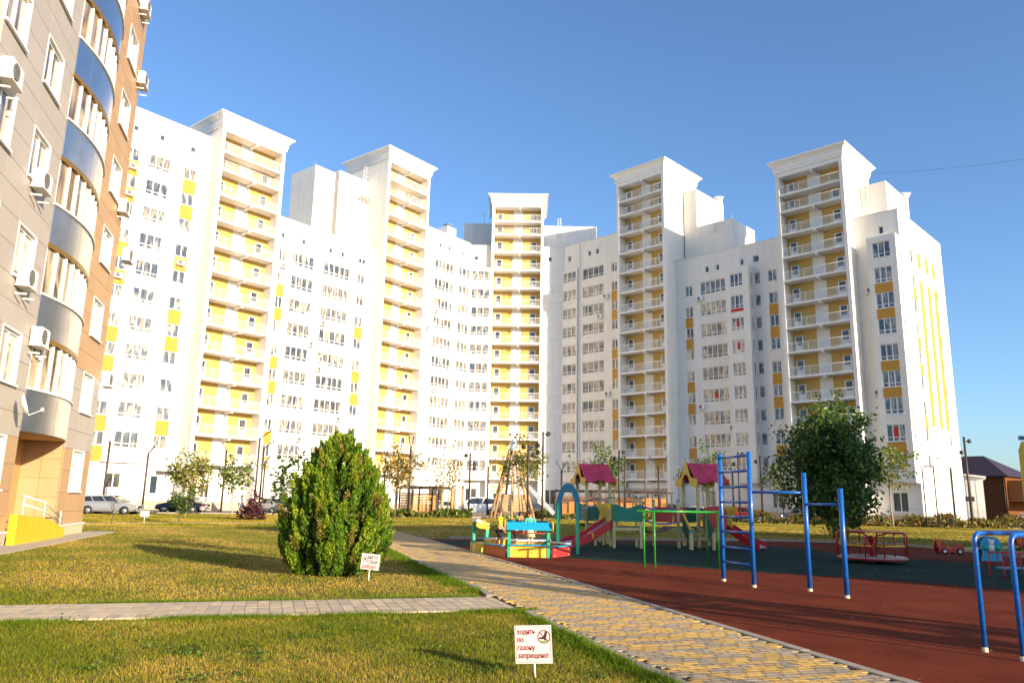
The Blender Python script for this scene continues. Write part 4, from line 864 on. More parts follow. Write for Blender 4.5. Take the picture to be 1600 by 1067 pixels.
TA = lambda x, y: (Matrix.Translation((A_[0], A_[1], 0)) @ Matrix.Rotation(RA, 4, 'Z') @ Vector((x, y, 0))).xy
panel(TA(-.55, -.55), TA(-.55, .5), .92, 1.62, DGRN, .1); panel(TA(-.45, .56), TA(.5, .56), .92, 1.6, DGRN, .1)
B_ = (4.42, 29.6)
for x_, y_ in ((-.5, -.5), (.5, -.5), (-.5, .5), (.5, .5)): post(B_[0] + x_, B_[1] + y_, 1.82, .1, 0, TEAL)
deck(*B_, 0, .5, zA); panel((B_[0] - .55, B_[1] - .56), (B_[0] + .55, B_[1] - .56), .98, 1.62, TEAL, .14)
post(4.05, 31.9, 1.8, .1, .2, TEAL); post(3.4, 30.6, 1.0, .1); post(3.75, 30.9, .78, .1)
panel((3.2, 31.6), (4.0, 31.9), .92, 1.55, DGRN)
b = MB(); b.tube([(3.0, 31.5, 1.35), (3.3, 31.3, 1.5), (3.7, 31.0, 1.5), (4.0, 30.7, 1.3)], .025, 6); pc(b, 'pipe_rail', LBL)
b = MB(); b.tube([(3.0, 31.6, 1.65), (3.4, 31.4, 1.8), (3.8, 31.2, 1.78), (4.1, 31, 1.6)], .02, 6); pc(b, 'pipe_rail', BLUEP)
# slide to the left with yellow hood
def slide(pts, wdt, side, mat):
    """pts: (x, y, z) centre line from top to bottom"""
    pts = [Vector(p) for p in pts]; h = (pts[-1] - pts[0]); h.z = 0; nrm = Vector((-h.y, h.x, 0)).normalized() * wdt / 2
    b = MB()
    for p, q in zip(pts, pts[1:]): b.extrude([p - nrm, q - nrm, q + nrm, p + nrm], (0, 0, .02))
    pc(b, 'slide_bed', GALV)
    for sg in (-1, 1):
        b = MB(); up = [p + nrm * sg + Vector((0, 0, .17)) for p in pts]; dn = [p + nrm * sg - Vector((0, 0, .13)) for p in pts]
        dn[-1].z = .02; up[-1].z = max(up[-1].z, .2)
        for i in range(len(pts) - 1): b.extrude([up[i], up[i + 1], dn[i + 1], dn[i]], nrm.normalized() * .03 * sg)
        pc(b, 'slide_side', mat)
slide([(3.82, 29.45, .95), (3.55, 29.2, .80), (2.95, 28.72, .45), (2.55, 28.4, .30), (2.2, 28.12, .27), (2.08, 28.02, .1)], .5, 1, REDP)
b = MB(); n = 18; b.T = Matrix.Translation((2.98, 28.5, .46)) @ Matrix.Rotation(R(-45), 4, 'Z') @ Matrix.Rotation(math.pi / 2, 4, 'X'); b.lathe([(.15, -.02), (.15, .02)], n); pc(b, 'disc', YBRD)
for off in (-.27, .27):
    b = MB(); d = Vector((3.82 - 2.95, 29.45 - 28.72)).normalized(); nn = Vector((-d.y, d.x)) * off; bx, by_ = 3.72 + nn.x, 29.36 + nn.y
    prof = [(-.42, 1.62), (.28, 1.62), (.3, .7), (.05, .62), (-.12, .74), (-.22, .9), (-.15, 1.1), (-.1, 1.3), (-.22, 1.45)]
    b.extrude([(bx + d.x * u_, by_ + d.y * u_, z_) for u_, z_ in prof], (-d.y * .03, d.x * .03, 0)); pc(b, 'slide_hood', YBRD)
# right tower
C_ = (7.75, 31.1); RB = R(17); roof_tower(*C_, RB, .55, .70, 2.52, 3.25); deck(*C_, RB, .55, zA)
TB = lambda x, y: (Matrix.Translation((C_[0], C_[1], 0)) @ Matrix.Rotation(RB, 4, 'Z') @ Vector((x, y, 0))).xy
post(6.5, 29.95, 1.75, .1, 0, TEAL); post(5.75, 31.0, 1.75, .1, 0, TEAL)
deck(6.6, 30.5, 0, .5, zA)
panel((5.75, 30.98), (6.5, 30.98), .95, 1.55, RBRD, .02); panel((6.55, 30.98), (7.05, 30.98), .95, 1.55, RBRD, .02); panel((7.05, 31.05), (7.5, 31.2), .95, 1.55, DGRN, .02)
panel((7.45, 30.0), (8.45, 30.25), .80, 1.52, RBRD, -.1)
# bridge
b = MB(); N_ = 10
for i in range(N_):
    t = (i + .5) / N_; x_ = 4.95 + t * 1.2; z_ = zA - .02 - .22 * math.sin(math.pi * t); y_ = 29.7 + t * .5; b = MB(); b.cbox(x_, y_, z_, .115, .7, .035, .3, 0, .5 * math.cos(math.pi * t) * .7); pc(b, 'bridge_plank', DK)
for sy in (-.36, .36):
    for zz in (.28, .78):
        b = MB(); b.tube([(4.95 + 1.5 * t, 29.65 + sy + .5 * t, zA + zz - .18 * math.sin(math.pi * min(1, t * .8))) for t in [i / 8 for i in range(9)]], .022, 6); pc(b, 'bridge_rail', BLUEP)
# stairs
for k in range(4):
    b = MB(); b.cbox(7.15, 29.2 + .24 * k, .16 + .17 * k, .75, .24, .035, .1); pc(b, 'stair_tread', DK)
post(6.74, 28.95, .62, .12, .1, BLUEB); post(7.58, 28.98, .62, .1, .1, BLUEB)
for x_, rail in ((6.74, YBRD), (7.58, DGRN)):
    b = MB(); b.bar((x_, 29.0, .72), (x_ - .1, 30.05, 1.45), .045, .1); pc(b, 'stair_rail', rail)
    for k in range(6): b = MB(); t = k / 6; b.cbox(x_ - .1 * t, 29.05 + 1.0 * t, .42 + .6 * t, .03, .11, .62); pc(b, 'stair_slat', DGRN)
slide([(8.55, 30.75, .85), (8.85, 30.45, .62), (9.25, 30.05, .3), (9.5, 29.8, .18), (9.62, 29.7, .1)], .5, 1, REDP)
for off in (-.27, .27):
    b = MB(); bx, by_ = 8.45 + off * .7, 30.75 + off * .7
    b.extrude([(bx + u_ * .72, by_ - u_ * .72, z_) for u_, z_ in [(-.2, 1.6), (.4, 1.6), (.45, 1.45), (.3, 1.3), (.2, 1.1), (.25, .9), (.2, .7), (-.2, .62)]], (.02, .02, 0)); pc(b, 'slide_hood', YBRD)
# --- see-saw with red toy cars
s0 = Vector(G(1548, 877)); ss = thing('seesaw', 'seesaw with two red toy-car seats and a blue-green middle stand', 'seesaw', (*s0, 0), R(-4))
b = MB(); b.bar((-1.25, 0, .36), (1.25, .0, .52), .1, .09); b.build('beam', POSTC, ss)
for dy in (-.14, .14):
    b = MB(); n = 12
    b.extrude([(-.36, dy, .0), (.36, dy, .0), (.3, dy, .28)] + [(.34 * math.cos(a), dy, .5 + .32 * math.sin(a)) for a in [math.pi * i / n for i in range(n + 1)]] + [(-.3, dy, .28)], (0, .025, 0)); b.build('stand_board', TBLU if dy > 0 else BLUEB, ss)
for x_ in (-.3, .3): b = MB(); b.lathe([(.1, 0), (.1, .03)], 12); m_ = b.mesh('leaf_paint', JADE); o = put('painted_patch', m_, ss, (x_ * .6, -.142, .45)); o.rotation_euler = (math.pi / 2, 0, 0)
b = MB(); b.T = Matrix.Translation((0, -.145, .44)) @ Matrix.Rotation(math.pi / 2, 4, 'X'); b.lathe([(.13, 0), (.13, .012)], 14); b.T = Matrix.Translation((0, -.145, .62)) @ Matrix.Rotation(math.pi / 2, 4, 'X'); b.lathe([(.085, 0), (.085, .015)], 14)
for sx in (-1, 1): b.T = Matrix.Translation((sx * .07, -.145, .7)) @ Matrix.Rotation(math.pi / 2, 4, 'X'); b.lathe([(.035, 0), (.035, .016)], 10)
b.build('painted_animal', PVC, ss)
for sx, z0 in ((-1, .28), (1, .45)):
    for dy in (-.2, .2):
        b = MB(); pr = [(-.5, .0), (.5, .0), (.52, .16), (.38, .3), (.2, .2), (-.02, .14), (-.2, .16), (-.26, .38), (-.44, .4), (-.5, .2)]
        b.extrude([(sx * 1.3 + x_ * .8 * (1 if sx < 0 else 1), dy, z0 + z_ * .9) for x_, z_ in pr], (0, .03, 0)); cb = b.build('car_side', REDE, ss)
        for wx in (-.3, .3):
            b = MB(); b.T = Matrix.Translation((sx * 1.3 + wx * .8, dy - .015 if dy < 0 else dy + .05, z0 + .02)) @ Matrix.Rotation(math.pi / 2, 4, 'X'); b.lathe([(.1, -.01), (.1, .015)], 12); b.mi = 1; b.lathe([(.05, -.02), (.05, .022)], 12); b.build('toy_wheel', [BLACKM, PVC], ss)
    b = MB(); b.cbox(sx * 1.3 - .05, .015, z0 + .12, .35, .38, .03); b.build('seat', YBRD, ss)
    b = MB(); b.cbox(sx * 1.3 - .3, .015, z0 + .28, .03, .38, .26, 0, 0, -.2); b.build('seat_back', OBRD, ss)
# red tube bench, half outside the frame
rb = Vector(G(1590, 905)); rbn = thing('tube_bench', 'red tubular metal bench frame behind the blue parallel bars', 'bench', (*rb, 0), R(10))
for y_ in (0, .45): b = MB(); b.tube([(-.35, y_, 0), (-.35, y_, .1), (-.35, y_, .62), (.9, y_, .62), (.9, y_, 0)], .022, 7); b.build('frame', REDE, rbn)
for x_ in (-.1, .15, .5): b = MB(); b.tube([(x_, 0, .62), (x_, 0, .22), (x_, .45, .22), (x_, .45, .62)], .018, 6); b.build('hoop', REDE, rbn)
b = MB(); b.cbox(.3, .22, .25, 1.1, .3, .035); b.build('seat', BLUEB, rbn)
# yellow tower slab at the very edge
yp = AY(1613, 720, 27.0); ys = thing('play_tower', 'tall yellow play panel with teal cap at the right edge', 'playground set', (yp.x, yp.y, 0))
zt2 = ZA(1600, 688, yp.x, yp.y)
b = MB(); b.extrude([(-.42, 0, .9), (.5, 0, .9), (.5, 0, zt2), (-.3, 0, zt2 - .05), (-.42, 0, zt2 - .35)], (0, .05, 0)); b.build('panel', YBRD, ys)
b = MB(); b.cbox(0, .03, zt2 + .08, .7, .12, .14); b.build('cap', TBLU, ys)
for x_ in (.15, .5): b = MB(); b.cbox(x_, .1, .48, .1, .1, .96); b.build('post', POSTC, ys)
# ================================================================== lawn signs
def text_obj(s, size, mat, parent, loc, name='lettering', ext=.002, font_scale=(1, 1)):
    cu = bpy.data.curves.new(name, 'FONT'); cu.body = s; cu.size = size; cu.extrude = ext; cu.align_x = 'LEFT'; cu.resolution_u = 2; cu.offset = size * .012
    ob = bpy.data.objects.new(name, cu); C.objects.link(ob); ob.data.materials.append(mat)
    dg = bpy.context.evaluated_depsgraph_get(); me = bpy.data.meshes.new_from_object(ob.evaluated_get(dg)); bpy.data.objects.remove(ob)
    o = put(name, me, parent, loc); o.rotation_euler = (math.pi / 2, 0, 0); o.scale = (font_scale[0], font_scale[1], 1); return o
SIGNW = M('sign_plastic', (.62, .59, .57), .4, .03, 8)
INKR = M('red_ink', (.26, .012, .006), .6); INKK = M('black_ink', (.03, .025, .02), .5); INKG = M('green_ink', (.08, .4, .05), .5)
def board(t, w_, h_, z, border):
    b = MB(); b.box(-w_ / 2, w_ / 2, -.006, .006, z, z + h_); b.build('board', SIGNW, t)
    if border:
        i = .012; b = MB(); th = .0022
        for x0, x1, z0, z1 in ((-w_ / 2 + i, w_ / 2 - i, z + i, z + i + th), (-w_ / 2 + i, w_ / 2 - i, z + h_ - i - th, z + h_ - i), (-w_ / 2 + i, -w_ / 2 + i + th, z + i, z + h_ - i), (w_ / 2 - i - th, w_ / 2 - i, z + i, z + h_ - i)): b.box(x0, x1, -.0075, -.0062, z0, z1)
        b.build('border_line', INKR, t)
def ring(t, cx, cz, r, w_, mat, bar=True):
    b = MB(); b.T = Matrix.Translation((cx, -.0075, cz)) @ Matrix.Rotation(math.pi / 2, 4, 'X'); n = 28
    for i in range(n):
        a, c = 2 * math.pi * i / n, 2 * math.pi * (i + 1) / n
        b.quad((r * math.cos(a), r * math.sin(a), 0), (r * math.cos(c), r * math.sin(c), 0), ((r - w_) * math.cos(c), (r - w_) * math.sin(c), 0), ((r - w_) * math.cos(a), (r - w_) * math.sin(a), 0))
    if bar: b.T = b.T @ Matrix.Rotation(R(-45), 4, 'Z') @ Matrix.Translation((0, 0, .0012)); b.quad((-r + w_ / 2, -w_ / 2, 0), (r - w_ / 2, -w_ / 2, 0), (r - w_ / 2, w_ / 2, 0), (-r + w_ / 2, w_ / 2, 0))
    b.build('prohibition_ring', mat, t)
# near sign: board 57 px wide
sY = 7.75; sp1 = AY(836.5, 1010, sY); Wn = .355; hN = .345
sg = thing('lawn_sign', 'white sign with red text forbidding walking on the lawn, in the foreground grass', 'sign', (sp1.x, sY, 0), R(-8)); sg.rotation_euler = (R(0), R(-3.5), R(-9))
zb = ZA(836, 1036, sp1.x, sY)
b = MB(); b.tube([(0, .012, -.1), (0, .012, zb + .2)], .009, 8); b.build('stake', PVC, sg)
board(sg, Wn, hN, zb, True)
for k, s_ in enumerate(('ходить', 'по', 'газону', 'запрещено!')): text_obj(s_, .066, INKR, sg, (-Wn / 2 + .024, -.0072, zb + hN - .078 - k * .072), font_scale=(.80 if k != 3 else .80, 1))
ring(sg, .105, zb + hN - .105, .062, .0085, INKR)
b = MB(); T0 = Matrix.Translation((.105, -.0068, zb + hN - .105)) @ Matrix.Rotation(math.pi / 2, 4, 'X'); b.T = T0
b.quad((.012, .052, 0), (.034, .045, 0), (.022, -.008, 0), (.016, -.033, 0), (.004, -.033, 0), (-.002, -.022, 0), (-.044, -.02, 0), (-.05, -.006, 0), (-.02, -.002, 0), (0, .012, 0)); b.build('boot_pictogram', INKK, sg)
b = MB(); b.T = T0; b.quad((-.04, -.034, 0), (.03, -.037, 0), (.022, -.048, 0), (-.02, -.05, 0)); b.build('grass_pictogram', INKG, sg)
# dog sign by the thuja
dY = G(575, 908); Wd = .38; hD = .31; dg_ = thing('lawn_sign', 'white sign forbidding dog walking in front of the round conifer', 'sign', (*dY, 0)); dg_.rotation_euler = (0, R(4), R(-4))
zb = ZA(577, 889.5, *dY)
b = MB(); b.tube([(0, .012, -.1), (0, .012, zb + .1)], .012, 8); b.build('stake', PVC, dg_)
board(dg_, Wd, hD, zb, False)
text_obj('ВЫГУЛ', .098, INKK, dg_, (-.06, -.0072, zb + .205), font_scale=(.62, 1)); text_obj('СОБАК', .098, INKK, dg_, (-.06, -.0072, zb + .115), font_scale=(.62, 1)); text_obj('ЗАПРЕЩЕН', .092, INKR, dg_, (-.172, -.0072, zb + .022), font_scale=(.60, 1))
ring(dg_, -.118, zb + .20, .058, .008, INKR); b = MB(); b.T = Matrix.Translation((-.118, -.0068, zb + .20)) @ Matrix.Rotation(math.pi / 2, 4, 'X'); b.quad((-.03, -.03, 0), (-.018, -.03, 0), (-.014, -.005, 0), (.014, -.005, 0), (.018, -.03, 0), (.03, -.03, 0), (.024, .012, 0), (.034, .03, 0), (.01, .022, 0), (-.02, .015, 0)); b.build('dog_pictogram', INKK, dg_)
for (x0, y0, wpx, lab) in ((224.5, 818, 14, 'blank-looking small white sign on the left lawn before the silver estate car'), (315.5, 804, 9, 'tiny white sign on the left lawn before the black car')):
    p = G(x0, y0); D_ = p[1]; wm = wpx / F * D_; t = thing('lawn_sign', lab, 'sign', (*p, 0))
    b = MB(); b.tube([(0, .01, -.05), (0, .01, .5)], .015, 6); b.build('stake', PVC, t); b = MB(); b.box(-wm / 2, wm / 2, -.01, .0, .38, .38 + wm * .62); b.build('board', SIGNW, t)
# ================================================================== vegetation
GRASS = M('grass_blade', (.9, .9, .9), .75, .05, 5, attr='tint', trans=.3, spec=.04)
LEAF = M('leaf', (.95, .95, .95), .5, .06, 6, attr='tint', trans=.35, spec=.35)
BARK = M('bark', (.14, .10, .065), .9, .3, 9, .5, 40)
BARKP = M('pale_bark', (.40, .32, .22), .9, .25, 9, .5, 40)
def in_poly(X, Y, poly):
    c = np.zeros(len(X), bool)
    for i in range(len(poly)):
        (x0, y0), (x1, y1) = poly[i - 1], poly[i]
        if y0 == y1: continue
        c ^= ((y0 > Y) != (y1 > Y)) & (X < (x1 - x0) * (Y - y0) / (y1 - y0) + x0)
    return c
def patch(X, Y, f=1.0):
    return (np.sin(X * 1.1 * f + 1.3 * np.sin(Y * .7 * f)) + np.sin(Y * 1.7 * f + 2 + 1.1 * np.sin(X * .9 * f)) + .8 * np.sin(X * 3.1 * f + Y * 2.3 * f) + .6 * np.sin(X * 5.3 * f - Y * 4.7 * f) + .4 * np.sin(X * 11 * f + Y * 13 * f)) / 3.8
def blades(name, label, polys, n, hmin, hmax, wd, seed, dry=.5, excl=(), pull=1.0):
    r = np.random.default_rng(seed); xs = [p[0] for q in polys for p in q]; ys = [p[1] for q in polys for p in q]
    X = np.empty(0); Y = np.empty(0)
    while len(X) < n:
        m = n * 2; y = min(ys) + (max(ys) - min(ys)) * r.random(m) ** pull; x = r.uniform(min(xs), max(xs), m)
        ok = np.zeros(m, bool)
        for q in polys: ok |= in_poly(x, y, q)
        for q in excl: ok &= ~in_poly(x, y, q)
        ok &= np.abs(x) < y * .74 + 1.5
        X = np.r_[X, x[ok]]; Y = np.r_[Y, y[ok]]
    X, Y = X[:n], Y[:n]; t = .7 * patch(X, Y) + .75 * patch(X + 40, Y + 17, .33) + .4 * r.standard_normal(n); isdry = 1 / (1 + np.exp(-5.0 * (t + dry - .5)))
    h = r.uniform(hmin, hmax, n) * (1.1 - .35 * isdry); a = r.uniform(0, 2 * np.pi, n); lean = r.uniform(0, 1.1, n) * h; la = r.uniform(0, 2 * np.pi, n)
    w_ = wd * r.uniform(.6, 1.3, n); dx, dy = np.cos(a) * w_, np.sin(a) * w_
    z0 = np.full(n, .008)
    V = np.stack([np.stack([X - dx, Y - dy, z0], 1), np.stack([X + dx, Y + dy, z0], 1), np.stack([X + np.cos(la) * lean, Y + np.sin(la) * lean, z0 + h], 1)], 1).reshape(-1, 3)
    g = np.array([.075, .125, .010]); g2 = np.array([.22, .26, .016]); d = np.array([.60, .41, .085]); mixg = r.random((n, 1))
    col = (g * (1 - mixg) + g2 * mixg) * (1 - isdry[:, None]) + d * isdry[:, None]; col *= r.uniform(.7, 1.25, (n, 1))
    me = np_mesh(name, V, np.arange(3 * n).reshape(-1, 3), GRASS, np.repeat(col, 3, 0), n=3)
    o = put(name, me); o['kind'] = 'stuff'; o['label'] = label; o['category'] = 'grass'; return o
pL = [(x - .1, y) for x, y in PATH_L]
sidep = [tuple(Vector(p)) for p in side]
NEAR = [[(-9.5, 4.6), (2.2, 4.6)] + [p for p in pL if 4.6 < p[1] < 12.2] + [(.27, 12.1), tuple(A0 - an * wdt / 2)]]
nearlow = [(-9.5, 4.6), (2.25, 4.6), (1.5, 7.69), (1.25, 8.4), (.7, 10.32), (.22, 11.9), tuple(A1 - an * (wdt / 2 + .02)), tuple(A0 - an * (wdt / 2 + .02))]
midp = [tuple(A0 + an * (wdt / 2 + .02)), tuple(A1 + an * (wdt / 2 + .02) - ad * .2), (-.55, 14.74), (-1.63, 18.03), (-3.66, 24.92), (-6.4, 34.1), (-8.1, 39.7), (-11.9, 52), (-40, 52), (-24, 24)]
lbfoot = [tuple(LBA + uB * -9 + nB * 1.1), tuple(LBA + uB * 12.3 + nB * 1.1), tuple(LBA + uB * 12.3 - nB * 15), tuple(LBA + uB * -9 - nB * 15)]
blades('grass', 'mown yellow-green grass in the foreground below the pale slab path', [nearlow], 170000, .018, .055, .0045, 1, .0)
blades('grass', 'dry mown grass on the lawn around the round conifer', [midp], 210000, .025, .065, .008, 2, .38, [lbfoot], 1.75)
farp = [(-40, 34), (-9, 42), (-12, 52), (-12, 70), (-21, 70.5), (-34, 62), (-45, 60)]
blades('grass', 'patchy grass on the far left lawn before the parked cars', [farp], 70000, .03, .08, .03, 3, .55)
cen = [(-5.4, 39.6), (-3.9, 34.3), (-2.5, 33.7), (12.3, 37.6), (16.3, 37.3), (18.1, 35.6), (18.7, 28.3), (20.4, 22), (60, 22), (60, 74), (36, 73), (26, 76.5), (13, 75.5), (0, 73.3), (-9, 70), (-12, 62), (-9.2, 52)]
blades('grass', 'mown grass on the lawn behind the playground', [cen], 150000, .03, .08, .024, 4, .62)
# taller green fringe beside the paths
def fringe(name, label, pts, wd_, n, h0, h1, seed):
    r = np.random.default_rng(seed); V = []; Cc = []
    for p, q in zip(pts, pts[1:]):
        L_ = math.hypot(q[0] - p[0], q[1] - p[1]); m = int(n * L_); t = r.random(m); e = np.abs(r.normal(0, wd_, m)); dx, dy = (q[0] - p[0]) / L_, (q[1] - p[1]) / L_
        keep = (np.sin((p[0] + t * (q[0] - p[0])) * 3.1 + seed) + np.sin((p[1] + t * (q[1] - p[1])) * 5.3) + r.normal(0, .6, m)) > -.2
        X = p[0] + t * (q[0] - p[0]) - dy * e; Y = p[1] + t * (q[1] - p[1]) + dx * e; h = r.uniform(h0, h1, m) * np.exp(-e / wd_ * .3); a = r.uniform(0, 6.28, m); la = r.uniform(0, 6.28, m); ln = r.uniform(0, .8, m) * h; w_ = .005
        v = np.stack([np.stack([X - np.cos(a) * w_, Y - np.sin(a) * w_, 0 * X + .01], 1), np.stack([X + np.cos(a) * w_, Y + np.sin(a) * w_, 0 * X + .01], 1), np.stack([X + np.cos(la) * ln, Y + np.sin(la) * ln, h], 1)], 1)[keep]
        V.append(v.reshape(-1, 3)); c = np.array([.12, .19, .014]) * r.uniform(.6, 1.7, (len(v), 1)); Cc.append(np.repeat(c, 3, 0))
    V = np.concatenate(V); Cc = np.concatenate(Cc); o = put(name, np_mesh(name, V, np.arange(len(V)).reshape(-1, 3), GRASS, Cc, n=3)); o['kind'] = 'stuff'; o['label'] = label; o['category'] = 'grass'
fringe('grass', 'taller green grass along the kerb of the main path', [(x - .1, y) for x, y in PATH_L[:5]], .12, 2600, .05, .14, 11)
fringe('grass', 'taller green grass along the lawn corner by the conifer', [(x - .1, y) for x, y in PATH_L[5:9]], .22, 2200, .05, .15, 12)
fringe('grass', 'taller green grass along the far side of the slab path', [tuple(A1 + an * wdt / 2 - ad * .3), tuple(A0 + an * wdt / 2)][::-1], .14, 2600, .04, .12, 13)
fringe('grass', 'taller green grass along the near side of the slab path', [tuple(A1 - an * wdt / 2 + ad * .2), tuple(A0 - an * wdt / 2)], .12, 2600, .04, .11, 14)

def leaf_cloud(P, size, r, cols, up=0.0, asp=1.5, jit=.35):
    """P: n x 3 leaf centres -> quads with tints"""
    n = len(P); u = r.standard_normal((n, 3)); u[:, 2] += up; u /= np.linalg.norm(u, axis=1, keepdims=True); v = r.standard_normal((n, 3)); v -= u * (u * v).sum(1, keepdims=True); v /= np.linalg.norm(v, axis=1, keepdims=True)
    s = size * r.uniform(.6, 1.35, (n, 1)); a, b_ = u * s * asp / 2, v * s / 2
    V = np.stack([P - a, P + b_ * .9 - a * .1, P + a, P - b_ * .9 - a * .1], 1).reshape(-1, 3)
    k = r.random((n, 1)); cols = np.array(cols); ci = r.integers(0, len(cols), n); col = cols[ci] * (1 + jit * (2 * k - 1))
    return V, np.repeat(col, 4, 0)
def tree(name, label, loc, H, ztr, rx, nleaf, size, cols, seed, cat='tree', group=None, nlimb=10, tr=.06, bark=BARK, top=.55, lean=0.0, spread=.5, shape='oval'):
    r = np.random.default_rng(seed); t = thing(name, label, cat, (loc[0], loc[1], 0), 0, group)
    tp = [Vector((lean * z + .06 * math.sin(z * 1.3 + seed), .05 * math.cos(z * 1.7 + seed) - .05 * math.cos(seed), z)) for z in np.linspace(-.05, H * .86, 8)]
    b = MB(); b.tube(tp, [tr * (1.25 - 1.05 * i / 7) for i in range(8)], 8); b.build('trunk', bark, t)
    ends = []
    def trunk_at(z): f = max(0, min(.999, (z + .05) / (H * .86 + .05))) * 7; i = int(f); return tp[i].lerp(tp[min(i + 1, 7)], f - i)
    for k in range(nlimb):
        z0 = ztr + (H * .72 - ztr) * (k / max(1, nlimb - 1)); a = k * 2.4 + r.uniform(-.4, .4); fz = (z0 - ztr) / (H - ztr)
        prof = {'oval': math.sin(math.pi * min(1, .22 + .72 * fz)) ** .8, 'cone': 1.05 - .8 * fz, 'vase': .5 + .6 * fz, 'pear': float(np.interp(fz, [0, .12, .3, .5, .72, 1], [.62, .95, 1.0, .82, .52, .2]))}[shape]
        L_ = rx * prof * r.uniform(.75, 1.05); p0 = trunk_at(z0); up_ = L_ * r.uniform(.5, .95); p2 = p0 + Vector((math.cos(a) * L_, math.sin(a) * L_, up_)); p2.z = min(p2.z, H * .97); p1 = p0.lerp(p2, .5) + Vector((0, 0, -.06 * L_))
        b = MB(); b.tube([p0, p1, p2], [tr * .42, tr * .26, tr * .08], 5); b.build('limb', bark, t); ends.append((p0, p1, p2))
    ends.append((trunk_at(H * .6), trunk_at(H * .75), Vector((tp[-1].x, tp[-1].y, H))))
    P = []
    per = nleaf // len(ends)
    for p0, p1, p2 in ends:
        m = per; f = r.random(m) ** .6 * .9 + .18; q = np.where((f < .5)[:, None], np.array(p0) + (np.array(p1) - np.array(p0)) * (f * 2)[:, None], np.array(p1) + (np.array(p2) - np.array(p1)) * ((f - .5) * 2)[:, None])
        nc = max(3, m // 26); cen_ = r.integers(0, m, nc); off = r.normal(0, spread * rx * .36, (nc, 3)); off[:, 2] *= .8
        cl = r.integers(0, nc, m); P.append(q[cen_][cl] + off[cl] + r.normal(0, size * 1.5, (m, 3)))
    P = np.concatenate(P); P = P[P[:, 2] > ztr * .55]
    V, col = leaf_cloud(P, size, r, cols); o = put('crown', np_mesh('crown', V, np.arange(len(V)).reshape(-1, 4), LEAF, col), t); return t
# --- the round conifer
def thuja(loc, Rr, H, label, seed):
    r = np.random.default_rng(seed); t = thing('conifer', label, 'shrub', (loc[0], loc[1], 0))
    prof = lambda f: np.interp(f, [0, .1, .22, .36, .52, .68, .82, .93, 1], [.74, .93, 1.0, .97, .86, .68, .46, .23, .04])
    b = MB(); b.smooth = True; b.lathe([(max(.02, Rr * .52 * float(prof(f))), f * H * .72) for f in np.linspace(0, 1, 12)], 18); b.build('shade_core', M('conifer_shade', (.012, .022, .006), .9, .3, 14, .8, 30), t)  # solid core added to block light, inner shade put into its dark colour
    b = MB(); b.tube([(0, 0, -.05), (0, 0, .6)], .09, 8); b.build('trunk', BARK, t)
    VV, CC = [], []
    cols_ = [(2 * math.pi * i / 11 + r.uniform(-.15, .15), r.uniform(.72, .97), r.uniform(.88, 1.06)) for i in range(11)] + [(0.4, 1.0, .35), (2.6, .99, .4), (4.6, 1.0, .42), (5.6, .97, .5)]
    npl = 1000
    for k in range(npl):
        ka, kh, kr = cols_[k % len(cols_)]; f = r.random() ** 1.1 * kh; da = float(np.clip(r.normal(0, .20), -.42, .42)); a = ka + da + .25 * math.sin(f * 5 + ka * 3); lump = kr * (1.06 - 1.5 * da * da) + .05 * math.sin(a * 9 - f * 14) + r.normal(0, .04); lump *= 1 if kr > .5 else 1
        rr_ = Rr * float(prof(f)) * lump; base = np.array([math.cos(a) * rr_ * .80, math.sin(a) * rr_ * .80, f * H * .93]); L_ = r.uniform(.28, .54) * (1 - .25 * f); out = np.array([math.cos(a), math.sin(a), 0]); ax = out * r.uniform(.25, .7) + np.array([0, 0, 1.0]); ax /= np.linalg.norm(ax)
        m = 170; q = r.random(m) ** .8; rad_ = (.088 * (1 - q ** 2.2) + .012) * r.random(m) ** .45; th = r.uniform(0, 2 * math.pi, m); e1 = np.cross(ax, [0.3, .2, .9]); e1 /= np.linalg.norm(e1); e2 = np.cross(ax, e1)
        P = base + ax * (q * L_)[:, None] + e1 * (np.cos(th) * rad_)[:, None] + e2 * (np.sin(th) * rad_)[:, None]
        tone = r.choice(3, p=[.55, .33, .12]); cb = [[.11, .215, .012], [.24, .32, .018], [.22, .18, .03]][tone]
        u = ax + .55 * r.standard_normal((m, 3)); u /= np.linalg.norm(u, axis=1, keepdims=True); v = r.standard_normal((m, 3)); v -= u * (u * v).sum(1, keepdims=True); v /= np.linalg.norm(v, axis=1, keepdims=True)
        s = .056 * r.uniform(.6, 1.3, (m, 1)); A_, B2 = u * s * .62, v * s * .26
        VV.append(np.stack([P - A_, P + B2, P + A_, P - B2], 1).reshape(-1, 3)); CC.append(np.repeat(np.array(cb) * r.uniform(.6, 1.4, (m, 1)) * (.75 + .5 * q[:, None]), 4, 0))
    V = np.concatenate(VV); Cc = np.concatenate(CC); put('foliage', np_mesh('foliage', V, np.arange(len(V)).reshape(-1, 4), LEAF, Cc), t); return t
thuja((-3.8, 17.35), 1.24, 3.12, 'large rounded bright green conifer on the left lawn beside the path', 5)
GREENS = [(.055, .12, .015), (.085, .16, .02), (.13, .19, .03), (.04, .085, .012)]
DARKG = [(.045, .105, .02), (.065, .14, .026), (.105, .19, .035), (.032, .075, .018), (.17, .23, .04)]
YGR = [(.24, .24, .03), (.17, .20, .03), (.30, .24, .05), (.13, .17, .03)]
AUT = [(.34, .22, .05), (.26, .20, .04), (.20, .18, .04), (.40, .28, .08)]
tb = (G(1306, 841)); Ht = ZA(1303, 606, *tb) * .93
tree('broadleaf_tree', 'large dark green leafy tree at right behind the pull-up bars', tb, Ht, 0.35, 2.4, 19000, .15, DARKG, 21, nlimb=34, tr=.16, spread=.50, shape='pear')
